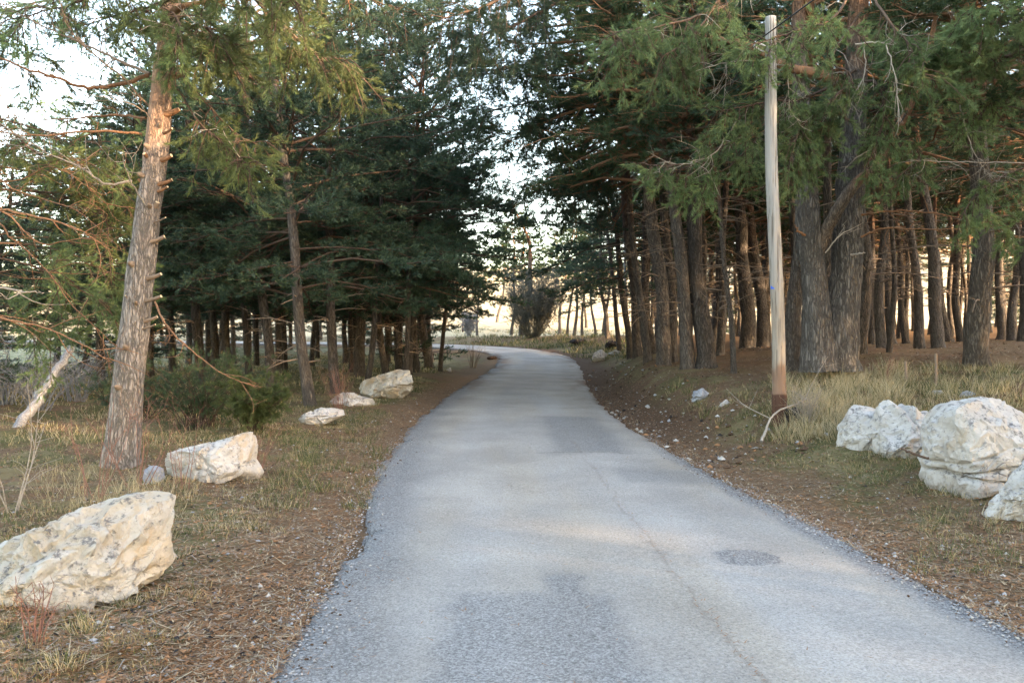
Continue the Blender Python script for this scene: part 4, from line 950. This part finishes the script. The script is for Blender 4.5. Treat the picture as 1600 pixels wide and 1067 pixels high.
SM = [([(1080, 626), (1084, 610), (1098, 604), (1108, 612), (1112, 626), (1095, 631)], .35, 'grey-white stone on the bank left of the wooden pole', 'rock_grey'),
      ([(1118, 641), (1126, 628), (1136, 622), (1144, 628), (1138, 638), (1124, 644)], .25, 'pale pointed stone on the grassy bank between the pole and the grey-white stone', 'rock_white'),
      ([(925, 562), (928, 550), (940, 545), (949, 552), (945, 565), (932, 568)], .5, 'white stone at the far foot of the right bank, before the bend', 'rock_white'),
      ([(1284, 680), (1290, 673), (1302, 676), (1312, 682), (1300, 686), (1288, 685)], .15, 'small white stone left of the row of boulders, near the pole', 'rock_white'),
      ([(1500, 618), (1504, 610), (1516, 608), (1525, 613), (1526, 624), (1508, 626)], .3, 'bluish stone lying in the grass just above the largest right boulder', 'rock_grey'),
      ([(1455, 616), (1462, 608), (1475, 608), (1482, 614), (1470, 620)], .3, 'pale stone in the grass above the jagged white boulder', 'rock_white'),
      ([(248, 874), (255, 864), (272, 861), (282, 866), (276, 876), (256, 879)], .15, 'small grey-white stone right beside the large cream boulder', 'rock_white'),
      ([(118, 990), (132, 978), (158, 971), (165, 976), (148, 988), (125, 994)], .18, 'flat whitish stone below the large cream boulder', 'rock_white'),
      ([(95, 1046), (103, 1038), (116, 1038), (118, 1046), (104, 1050)], .08, 'small white stone near the bottom left corner', 'rock_white'),
      ([(697, 577), (704, 573), (706, 581), (698, 583)], .25, 'small white stone under the thin right-leaning pine', 'rock_white'),
      ([(950, 552), (962, 546), (972, 549), (966, 556)], .5, 'low white stones behind the far white stone on the bank', 'rock_white')]
for k, (o, d, lab, mt) in enumerate(SM): rock(o, d, mt, lab, 200 + k, 'stone', hi=False, name='stone', facets=.2)

# ------------------------------------------------------------------ wooden pole, wire, stakes, log
def pole(x, y, H, r0, r1, label, name='utility_pole', tag=True, brace=False, lean=-.15):
    e = bpy.data.objects.new(name, None); COL.objects.link(e); z = tz(x, y); e.location = (x, y, z); e['label'] = label; e['category'] = 'utility pole'; e['group'] = 'wooden poles carrying the wire'
    zz = np.linspace(-.4, H, 70); P = np.stack([lean * zz / H + .018 * np.sin(zz * 1.3), .01 * np.sin(zz * 2), zz], 1)
    R = np.interp(zz, [0, H], [r0, r1]); R = R + np.interp(zz, [0, .40, .47, .5], [.012, .008, 0, 0]); 
    for q in (1.15, 2.05, 3.0, 3.7, 4.5, 5.2): R = R + .006 * np.exp(-((zz - q) / .03) ** 2)
    V, Q, T = tube(P, R, 20, .03, 6, 4); g = Geo(); g.add(V, T, Q, 0); put('shaft', g.mesh('shaft', [M['pole']]), e)
    tp = P[-1]
    g = Geo(); V, Q, T = tube([tp + [-.09, -.03, -.42], tp + [-.16, -.06, -.40], tp + [-.23, -.06, -.44]], [.014, .012, .012], 6); g.add(V, T, Q)
    V, Q, T = tube([tp + [-.10, -.03, -.50], tp + [-.17, -.06, -.49], tp + [-.23, -.06, -.44]], [.01, .01, .01], 6); g.add(V, T, Q); br = put('bracket', g.mesh('bracket', [M['metal']]), e)
    g = Geo(); V, Q, T = tube([tp + [-.23, -.06, -.47], tp + [-.23, -.06, -.44], tp + [-.23, -.06, -.40], tp + [-.23, -.06, -.37]], [.02, .034, .022, .03], 10); g.add(V, T, Q); put('insulator', g.mesh('insulator', [M['stone_chip']]), br)
    if tag:
        g = Geo(); zt = EYE - (447 - 533.5) / F * y - z; c = [np.interp(zt, zz, P[:, 0]), 0, zt]; rr = np.interp(zt, zz, R) + .004
        a = np.linspace(math.radians(195), math.radians(240), 7); hh = np.linspace(-.045, .045, 5)
        V = np.array([[c[0] + rr * math.cos(q), rr * math.sin(q), zt + h] for h in hh for q in a]); V2 = V.copy(); V2[:, :2] = c[0:2] + (V[:, :2] - c[0:2]) * .93
        i = np.array([r_ * 7 + c_ for r_ in range(4) for c_ in range(6)]); Q = np.stack([i, i + 1, i + 8, i + 7], 1); g.add(np.vstack([V, V2]), None, np.vstack([Q, Q[:, ::-1] + 35])); put('paint_mark', g.mesh('paint_mark', [M['blue']]), e)['label'] = 'blue trail mark on the left side of the pole'
    if brace:
        g = Geo(); V, Q, T = tube([tp + [0, 0, -.2], tp + [-.5, -.1, .25], tp + [-1.0, -.1, .75]], .04, 6); g.add(V, T, Q); put('brace', g.mesh('brace', [M['pole']]), e)
    return np.array(e.location) + tp + np.array([-.23, -.06, -.38])
x, y = hit(1218, 640, 8); y = 11.4; x = at_px(1218, y)
Hp = (EYE - (28 - 533.5) / F * y) - tz(x, y)
t0 = pole(x, y, Hp, .097, .078, 'weathered wooden utility pole with dark foot standing on the right bank')
t1 = pole(at_px(980, 44), 44, 5.9, .09, .07, 'thin far pole with slanted brace among the pines before the bend', tag=False, brace=True)
t2 = pole(at_px(723, 72), 72, 5.0, .07, .06, 'thin distant pole in the bright field left of the bend', tag=False)
t3 = pole(13.6, -24, 6.6, .10, .08, 'wooden pole behind the viewer carrying the same wire', tag=False)
def wire(a, b, sag, label):
    s = np.linspace(0, 1, 40)[:, None]; P = a + (b - a) * s; P[:, 2] -= (sag * 4 * s * (1 - s))[:, 0]
    V, Q, T = tube(P, .010, 5); g = Geo(); g.add(V, T, Q); put('power_line', g.mesh('power_line', [M['wire']]), None, label=label, cat='wire')
wire(t0, t3 + np.array([0, 0, .9]), -.0, 'black overhead wire running from the wooden pole to the top right')
wire(t0, t1, .5, 'overhead wire running from the wooden pole back to the far braced pole')
for px, lab in ((1415, 'left one of two short wooden stakes at the edge of the wood'), (1462, 'right, slightly taller one of two short wooden stakes at the edge of the wood')):
    Yq = 13.2; x = at_px(px, Yq); h = .42 if px < 1430 else .52
    V, Q, T = tube([[0, 0, -.1], [.01, 0, h * .5], [0, 0, h - .03], [0, 0, h]], [.026, .025, .023, .016], 8, .08, 20, px); g = Geo(); g.add(V, T, Q)
    put('stake', g.mesh('stake', [M['twig']]), None, (x, Yq, tz(x, Yq)), lab, 'stake', 'short wooden stakes')
def log(pts, r0, r1, label, mat='grey_log', tw=6, name='fallen_log', cat='log', seed=0):
    P = px_pts(pts); o = P[0]; ob = bare_branch(None, P, r0, r1, tw, mat, 300 + seed, .7, name, np.array(o)); ob.location = tuple(o); ob['label'] = label; ob['category'] = cat
log([(18, 682, 12.6), (60, 622, 13.2), (88, 580, 13.6), (114, 540, 14)], .085, .062, 'grey broken trunk leaning up from the ground at the left edge')
log([(1190, 690, 10.2), (1200, 662, 10.6), (1215, 643, 10.9), (1245, 630, 11.1), (1262, 622, 11.3)], .018, .008, 'bent grey stick lying at the foot of the wooden pole', 'dead', 5, 'fallen_branch', 'branch', 1)
log([(1409, 701, 7.7), (1428, 709, 7.6), (1452, 717, 7.5)], .012, .012, 'short brown stick jutting out between two white boulders', 'limb_dark', 0, 'fallen_branch', 'branch', 2)
x_, y_ = hit(480, 853)
log([(478, 862, y_), (480, 856, y_), (484, 850, y_)], .012, .008, 'short dark stick at the left edge of the asphalt', 'twig', 0, 'fallen_branch', 'branch', 3)

# dark burnt-looking stump and brush heap
def mound(px, py, w, h, d, mat, label, cat, name, seed):
    x, y = hit(px, py, 8); sc = y / F; D, Fc = ICO3; V = D * [w * sc / 2, d / 2, h * sc / 2]; V = V * (1 + .35 * fbm(V, 3.0 / (w * sc), 4, seed))[:, None]
    put(name, mesh_np(name, V, Fc, None, [M[mat]], None, False), None, (x, y + d * .3, tz(x, y + d * .3) + h * sc * .28), label, cat)
mound(958, 545, 22, 16, .9, 'burnt', 'low black stump behind the white stones on the far right bank', 'stump', 'stump', 3)
mound(905, 538, 22, 8, .8, 'burnt', 'dark earth mound by the road before the bend on the right', 'mound', 'earth_mound', 5)
mound(768, 562, 16, 7, .5, 'earth', 'dark earth clod heap at the inner corner of the bend', 'mound', 'earth_mound', 6)
mound(1242, 660, 32, 22, .5, 'burnt', 'dark hollow brush stump right behind the foot of the wooden pole', 'stump', 'stump', 4)

# ------------------------------------------------------------------ shrubs
def shrub(x, y, H, Wd, n, mat, label, seed, leaf=None, fork=5, spread=.5, name='shrub', cat='shrub', rr=.009, lk=0, ll=.05, lw=.02, group=None):
    r = np.random.default_rng(seed); g = Geo(); z = tz(x, y); SP, SD = [], []
    for k in range(n):
        a = r.uniform(0, 6.28); d = np.array([math.cos(a), math.sin(a), 0]); L = H * r.uniform(.6, 1.05)
        b = d * Wd * .12 * r.random(); tip = b + d * Wd * .5 * r.random() ** .6 + [0, 0, L]
        C = curve([b - [0, 0, .05], b * .5 + tip * .5 + r.normal(size=3) * .06 * H - d * .1 * Wd * spread, tip], 7); V, Q, T = tube(C, np.linspace(rr, rr * .3, 7), 4); g.add(V, T, Q, 0)
        for j in range(fork):
            i = r.integers(2, 7); e = unit(unit(C[-1] - C[0]) + r.normal(size=3) * .75) * H * r.uniform(.12, .3); V, Q, T = tube([C[i], C[i] + e * .5 + r.normal(size=3) * .02, C[i] + e], [rr * .4, rr * .3, rr * .18], 3); g.add(V, T, Q, 0)
            ns = 4; s = r.uniform(.3, 1, (ns, 1)); SP.append(C[i] + e * s); SD.append(unit(e + r.normal(size=(ns, 3)) * H * .1))
    if leaf and SP:
        V, T = needles(np.concatenate(SP), unit(np.concatenate(SD)), lk, ll, lw, .06, r); g.add(V, T, None, 1)
    put(name, g.mesh(name, [M[mat], M[leaf] if leaf else M[mat]]), None, (x, y, z), label, cat, group)
x = at_px(832, 54); shrub(x, 54, 3.9, 3.4, 115, 'shrub_dark', 'dense dark leafless shrub standing at the bend in the road', 1, 'shrub_dark', 16, -.7, 'shrub', 'shrub', .022, 5, .16, .018)
x = at_px(732, 62); shrub(x, 62, 1.8, 1.4, 50, 'grit', 'small pale grey bush in the bright field left of the bend', 2, 'grit', 8, .6, 'shrub', 'shrub', .012, 8, .12, .03)
x = at_px(738, 34); shrub(x, 34, 1.2, 1.0, 16, 'twig', 'thin leafless bush on the inner verge at the bend', 3, None, 5)
x, y = hit(300, 650, 6); shrub(at_px(310, 13.2), 13.2, 1.1, 2.4, 40, 'limb_dark', 'low green young pine bush right of the big leaning pine', 4, 'needle_warm', 10, .8, 'young_pine', 'shrub', .010, 14, .06, .007)
shrub(at_px(395, 12.2), 12.2, .75, 1.0, 24, 'limb_dark', 'small olive young pine at the right end of the low green bush', 14, 'needle_olive', 12, .8, 'young_pine', 'shrub', .010, 22, .075, .008)
shrub(at_px(210, 14.5), 14.5, .8, 2.0, 22, 'limb_dark', 'dark green young pine bush behind the foot of the big leaning pine', 5, 'needle_cool', 10, .8, 'young_pine', 'shrub', .010, 16, .06, .008)
for k, (px, py, H, w, n, lab) in enumerate([(20, 800, 1.15, .9, 5, 'thorny bare briar with white stems at the left edge'), (150, 780, .95, .9, 8, 'red-stemmed briar in front of the big pine left side'), (215, 760, .9, 1.0, 9, 'reddish briar tangle at the foot of the big leaning pine'),
                                          (285, 765, .75, .5, 6, 'thin dry stems in front of the smooth white boulder'), (400, 745, .6, .6, 10, 'dry reddish stems right of the smooth white boulder'), (530, 640, .9, .8, 22, 'dry orange vine tangle at the pine foot behind the rocks'),
                                          (1260, 668, .55, .6, 40, 'grey brush of dead twigs beside the foot of the wooden pole'), (55, 1010, .3, .3, 10, 'small dry reddish stems at the lower left corner'), (1385, 600, .5, .4, 10, 'rust-brown dry herb in the grass behind the jagged boulder')]):
    x, y = hit(px, py); shrub(x, y, H, w, n, 'thorn' if k not in (0, 6) else 'dead', lab, 30 + k, None, 7, .5, 'briar', 'briar', .0042 if k else .008)
for k, (px, py, H, w) in enumerate([(60, 640, .9, 1.8), (10, 610, 1.4, 2.2), (120, 600, 1.1, 2.0)]):
    shrub(at_px(px, 15 + k * 1.3), 15 + k * 1.3, H, w, 30, 'grey_log', ['heap of grey dead twigs beside the broken leaning trunk', 'grey dead brushwood at the far left edge', 'grey tangle of dead twigs behind the broken leaning trunk'][k], 70 + k, None, 9, .8, 'brushwood', 'brushwood', .014)

# ------------------------------------------------------------------ ground cover
def in_view(x, y, m=40): u = 800 + x / np.maximum(y, .1) * F; return (u > -m) & (u < 1600 + m)
def scatter(n, y0, y1, seed, pw=1.6):
    r = np.random.default_rng(seed); u = r.random(n) ** pw; y = y0 + (y1 - y0) * u
    x = (r.random(n) * 1700 - 850) / F * y; d = road_dist(x, y); return x, y, d, r
def blades(x, y, z, h, w, lean, r, b=None):
    n = len(x); a = r.uniform(0, 6.28, n); b = r.uniform(0, 6.28, n) if b is None else b; s = np.stack([np.cos(a), np.sin(a), 0 * a], 1) * (w / 2)[:, None]
    dl = np.stack([np.cos(b), np.sin(b), 0 * b], 1) * (lean * h)[:, None]; P = np.stack([x, y, z - .01], 1); up = np.array([0, 0, 1.0])
    v = [P - s, P + s, P + dl * .35 + up * (h * .6)[:, None] - s * .7, P + dl * .35 + up * (h * .6)[:, None] + s * .7, P + dl + up * (h * np.sqrt(np.clip(1 - lean * .5, .2, 1)))[:, None]]
    V = np.stack(v, 1).reshape(-1, 3); i = np.arange(n)[:, None] * 5
    return V, np.concatenate([i + [0, 1, 3], i + [0, 3, 2], i + [2, 3, 4]])
def lie(x, y, d): return np.where(np.abs(d) < HALF + .05, zroad(y) + .020 + .03 * np.clip(1 - (d / HALF) ** 2, 0, 1), terrain(x, y, d))
def stuff(name, g, mats, lab, cat='ground cover'): put(name, g.mesh(name, mats, False), None, label=lab, cat=cat, kind='stuff')

_r = np.random.default_rng(77); pos = []
for (cx_, cy_, w_, d_) in ROCKS:
    for q in range(int(10 + 34 * w_)):
        a_ = _r.uniform(math.pi * .9, math.pi * 2.1); pos.append((cx_ + math.cos(a_) * w_ * 1.02, cy_ + math.sin(a_) * d_ * 1.05))
tufts_at_rocks = pos
# short turf
x, y, d, r = scatter(190000, 3.2, 26, 1); e = np.abs(d) - HALF
p = np.stack([x, y], 1); dens = fbm(p, .6, 4, 50) * .6 + .35 * noise(p, 3, 51) + np.where(d < 0, .1, .05); k = (e > .35) & (r.random(len(x)) < np.clip(.15 + dens * 1.3, .03, 1) * sstep(.3, 1.3, e)) & ~((d > 0) & (y > 15) & (e > 1.0)) & ~((d > 0) & (y > 11.5) & (e < 1.1) & (r.random(len(x)) < .75))
x, y, d = x[k], y[k], d[k]; z = terrain(x, y, d); h = r.uniform(.02, .075, len(x)) * (1 + .5 * noise(np.stack([x, y], 1), .9, 52)); g = Geo()
V, T = blades(x, y, z, h, .0035 + .0005 * y, r.uniform(.2, 1.3, len(x)), r); mi = (r.random(len(x)) < .42 + .3 * noise(np.stack([x, y], 1), 1.1, 53)).astype(int)
me = mesh_np('grass', V, T, None, [M['grass_green'], M['grass_dry']], np.concatenate([mi, mi, mi])); put('grass', me, None, label='short green and straw-coloured turf on both verges', cat='grass', kind='stuff')
# long dry tufts
def tufts(pos, n, hr, wd, rad, mats, seed, lab):
    r = np.random.default_rng(seed); c = np.repeat(np.array(pos), n, 0); o = r.normal(0, rad * .55, (len(c), 2)); X, Yq = (c + o).T; z = terrain(X, Yq)
    hs = np.repeat(r.uniform(.45, 1.15, len(pos)), n); h = r.uniform(*hr, len(X)) * hs; b = np.arctan2(o[:, 1], o[:, 0]) + r.normal(0, .6, len(X)) + np.repeat(r.normal(0, .2, len(pos)), n)
    V, T = blades(X, Yq, z, h, np.full(len(X), wd), r.uniform(.25, 1.25, len(X)), r, b); mi = r.integers(0, len(mats), len(X))
    put('grass_tuft', mesh_np('grass_tuft', V, T, None, mats, np.concatenate([mi, mi, mi])), None, label=lab, cat='grass', kind='stuff')
r = np.random.default_rng(5)
pos = [hit(r.uniform(1215, 1420), r.uniform(585, 690), 7) for _ in range(230)]; tufts([q for q in pos if q[1] < 15], 44, (.12, .44), .006, .11, [M['grass_dry'], M['grass_pale'], M['grass_pale'], M['grass_pale'], M['grass_green']], 1, 'long golden dry grass around the wooden pole and before the forked pine')
pos = [hit(r.uniform(1380, 1600), r.uniform(570, 650), 7) for _ in range(160)]; tufts([q for q in pos if q[1] < 16], 34, (.08, .28), .006, .13, [M['grass_dry'], M['grass_green'], M['grass_pale']], 2, 'mixed green and dry grass on the slope behind the right boulders')
pos = [hit(r.uniform(930, 1240), r.uniform(600, 690), 7) for _ in range(90)]; tufts([q for q in pos if q[1] < 20 and float(road_dist(*q)[0]) > HALF + 1.0], 30, (.06, .2), .007, .13, [M['grass_green'], M['grass_dry'], M['grass_green']], 3, 'green-grey grass on the bank below the roadside pines')
pos = [hit(r.uniform(250, 450), r.uniform(745, 840), 3) for _ in range(80)]; tufts(pos, 30, (.03, .12), .004, .09, [M['grass_dry'], M['grass_pale'], M['grass_green']], 4, 'dry matted grass around the smooth white boulder')
pos = [hit(r.uniform(400, 600), r.uniform(620, 800), 3) for _ in range(170)]; tufts([q for q in pos if q[1] < 24], 34, (.05, .18), .005, .11, [M['grass_dry'], M['grass_green'], M['grass_green'], M['grass_green']], 5, 'green and dry grass between the white rocks on the left verge')
pos = [hit(r.uniform(60, 260), r.uniform(740, 800), 3) for _ in range(45)]; tufts(pos, 12, (.10, .36), .0035, .14, [M['grass_dry'], M['grass_pale']], 6, 'long straw grass at the foot of the big leaning pine behind the cream boulder')
pos = [hit(r.uniform(1430, 1600), r.uniform(740, 900), 3) for _ in range(50)] + [hit(r.uniform(1330, 1500), r.uniform(715, 760), 3) for _ in range(30)]; tufts(pos, 40, (.03, .13), .004, .1, [M['grass_green'], M['grass_green'], M['grass_dry']], 7, 'green grass at the foot of the right-hand boulders')
pos = [hit(r.uniform(0, 420), r.uniform(610, 700), 5) for _ in range(120)]; tufts([q for q in pos if q[1] < 24], 30, (.05, .2), .007, .2, [M['grass_dry'], M['grass_green'], M['grass_pale']], 8, 'thin grass in the clearing behind the big leaning pine')
pos = [hit(r.uniform(700, 1000), r.uniform(515, 560), 28, 75) for _ in range(260)]; tufts([q for q in pos if 28 < q[1] < 74 and (float(road_dist(*q)[0]) > HALF + .6 or (q[1] < 36 and float(road_dist(*q)[0]) < -HALF - .5))], 34, (.1, .38), .03, .5, [M['grass_dry'], M['grass_green'], M['grass_green']], 9, 'grey-green tall grass along the bend in the road')
pos = [hit(r.uniform(0, 300), r.uniform(930, 1060), 3) for _ in range(60)]; tufts(pos, 34, (.02, .09), .003, .07, [M['grass_green'], M['grass_dry'], M['grass_dry']], 10, 'short mixed grass at the bottom left below the cream boulder')

tufts(tufts_at_rocks, 16, (.03, .13), .004, .045, [M['grass_green'], M['grass_dry'], M['grass_pale']], 21, 'grass and dry stems growing against the rocks')
r = np.random.default_rng(15); pos = [(r.uniform(-22, -3), r.uniform(17, 44)) for _ in range(900)]; pos = [q for q in pos if -100 < 800 + q[0] / q[1] * F < 690 and float(road_dist(*q)[0]) < -HALF - 1.2]
tufts(pos, 26, (.06, .22), .016, .4, [M['grass_green'], M['grass_green'], M['grass_dry'], M['grass_pale']], 22, 'pale green grass on the floor of the left-hand wood')
# fallen pine needles, thicker beside the asphalt and along the lane seam
def litter(n, y0, y1, seed, keep, L=(.03, .07), wd=.0028, mats=None, lab='', zoff=.006, name='pine_needle_litter'):
    x, y, d, r = scatter(n, y0, y1, seed, 1.5); k = keep(x, y, d, r); x, y, d = x[k], y[k], d[k]
    z = lie(x, y, d) + zoff; a = r.uniform(0, 6.28, len(x)); l = r.uniform(*L, len(x)); w = wd * (1 + y * .12)
    c, s = np.cos(a), np.sin(a); t = r.normal(0, .15, len(x)) * l; P = np.stack([x, y, z], 1)
    A = P + np.stack([-s * w, c * w, 0 * w], 1); B = P + np.stack([s * w, -c * w, 0 * w], 1); C = P + np.stack([c * l, s * l, np.abs(t)], 1)
    V = np.stack([A, B, C], 1).reshape(-1, 3); T = np.arange(len(V)).reshape(-1, 3); mi = r.integers(0, len(mats), len(T))
    put(name, mesh_np(name, V, T, None, mats, mi), None, label=lab, cat='pine litter', kind='stuff')
litter(330000, 3.2, 24, 2, lambda x, y, d, r: (np.abs(d) > HALF - .06) & (r.random(len(x)) < np.exp(-np.clip(np.abs(d) - HALF - .9, 0, 9) * .55) * .9), mats=[M['litter'], M['litter'], M['litter'], M['litter_pale'], M['twig']], lab='rust-brown fallen pine needles covering the verges')
def kp(x, y, d, r):
    s = np.abs(x - (1.28 - .03 * y)); return (np.abs(d) < HALF - .05) & (((r.random(len(x)) < .5 * np.exp(-(s / .03) ** 2)) & (y < 12)) | (r.random(len(x)) < .008) | (r.random(len(x)) < .35 * np.exp(-(HALF - NARROW(y) * 0 - np.abs(d)) / np.where((d < 0) & (noise(np.stack([x, y], 1), 2.2, 61) > .1), .26, .09))))
litter(130000, 3.2, 30, 3, kp, (.02, .06), .0022, [M['litter'], M['twig']], 'scattered brown needles along the lane seam and edges of the asphalt')
litter(110000, 11, 34, 14, lambda x, y, d, r: (d > HALF + 1.4) & (r.random(len(x)) < .35 + .5 * noise(np.stack([x, y], 1), .8, 71)), (.05, .16), .004, [M['litter'], M['litter'], M['twig'], M['earth'], M['litter_pale']], 'rust-brown needles and twigs on the floor of the right-hand wood', .01)
# twigs
litter(1500, 3.2, 14, 4, lambda x, y, d, r: (np.abs(d) > HALF - .1) & (np.abs(d) < HALF + 3), (.08, .26), .003, [M['litter_pale'], M['dead'], M['twig']], 'thin pale twigs lying on the verges', .02, 'fallen_twigs')

def pebbles(n, y0, y1, seed, keep, size, mats, lab, name='gravel'):
    x, y, d, r = scatter(n, y0, y1, seed, 1.3); k = keep(x, y, d, r); x, y, d = x[k], y[k], d[k]; z = lie(x, y, d); N = len(x)
    O = np.array([[1, 0, 0], [-1, 0, 0], [0, 1, 0], [0, -1, 0], [0, 0, 1], [0, 0, -1], ], float); Fo = np.array([[0, 2, 4], [2, 1, 4], [1, 3, 4], [3, 0, 4], [2, 0, 5], [1, 2, 5], [3, 1, 5], [0, 3, 5]])
    s = size[0] + (size[1] - size[0]) * r.random(N) ** 2.5; V = O[None] * (s[:, None, None] * r.uniform(.5, 1.1, (N, 6, 1))) ; a = r.uniform(0, 6.28, N); c, sn = np.cos(a)[:, None], np.sin(a)[:, None]
    V = np.stack([V[..., 0] * c - V[..., 1] * sn, V[..., 0] * sn + V[..., 1] * c, V[..., 2] * .6 + r.normal(0, .2, (N, 6)) * s[:, None] * .5], -1) + np.stack([x, y, z + s * .2], 1)[:, None]
    T = (np.arange(N)[:, None, None] * 6 + Fo[None]).reshape(-1, 3); mi = np.repeat(r.integers(0, len(mats), N), 8)
    put(name, mesh_np(name, V.reshape(-1, 3), T, None, mats, mi), None, label=lab, cat='gravel', kind='stuff')
pebbles(150000, 3.2, 13, 6, lambda x, y, d, r: (r.random(len(x)) < np.where(d > 0, 1.0, .6) * np.exp(-((np.abs(d) - HALF + .0) / .17) ** 2)), (.004, .017), [M['grit'], M['grit'], M['grit'], M['stone_chip'], M['earth']], 'grey loose gravel along both worn edges of the asphalt')
pebbles(26000, 3.2, 18, 7, lambda x, y, d, r: (np.abs(d) > HALF) & (r.random(len(x)) < .5 * np.exp(-(np.abs(d) - HALF) * .8)), (.005, .028), [M['stone_chip'], M['grit'], M['twig'], M['litter']], 'small pale stone chips strewn over the needle litter')
pebbles(14000, 10, 32, 8, lambda x, y, d, r: (d > HALF) & (d < HALF + 1.5) & (r.random(len(x)) < .8), (.012, .07), [M['earth'], M['earth'], M['litter'], M['burnt'], M['earth'], M['grit'], M['stone_chip']], 'dark earth clods and small stones on the eroded cut bank', 'earth_clods')
# bark flakes and cones
x, y, d, r = scatter(30000, 3.2, 16, 9, 1.4); k = (np.abs(d) > HALF) & (r.random(len(x)) < .5); x, y, d = x[k], y[k], d[k]; z = terrain(x, y, d) + .01; n = len(x)
Vb = np.stack([np.stack([x, y, z], 1) + np.stack([r.normal(0, .014, n), r.normal(0, .014, n), r.uniform(0, .014, n)], 1) for _ in range(4)], 1).reshape(-1, 3); i = np.arange(n)[:, None] * 4
mi = np.repeat(r.integers(0, 3, n), 1); put('bark_flakes', mesh_np('bark_flakes', Vb, np.concatenate([i + [0, 1, 2], i + [1, 2, 3]]), None, [M['litter'], M['twig'], M['burnt']], np.concatenate([mi, mi])), None, label='dark bark flakes and cone scales on the verges', cat='pine litter', kind='stuff')
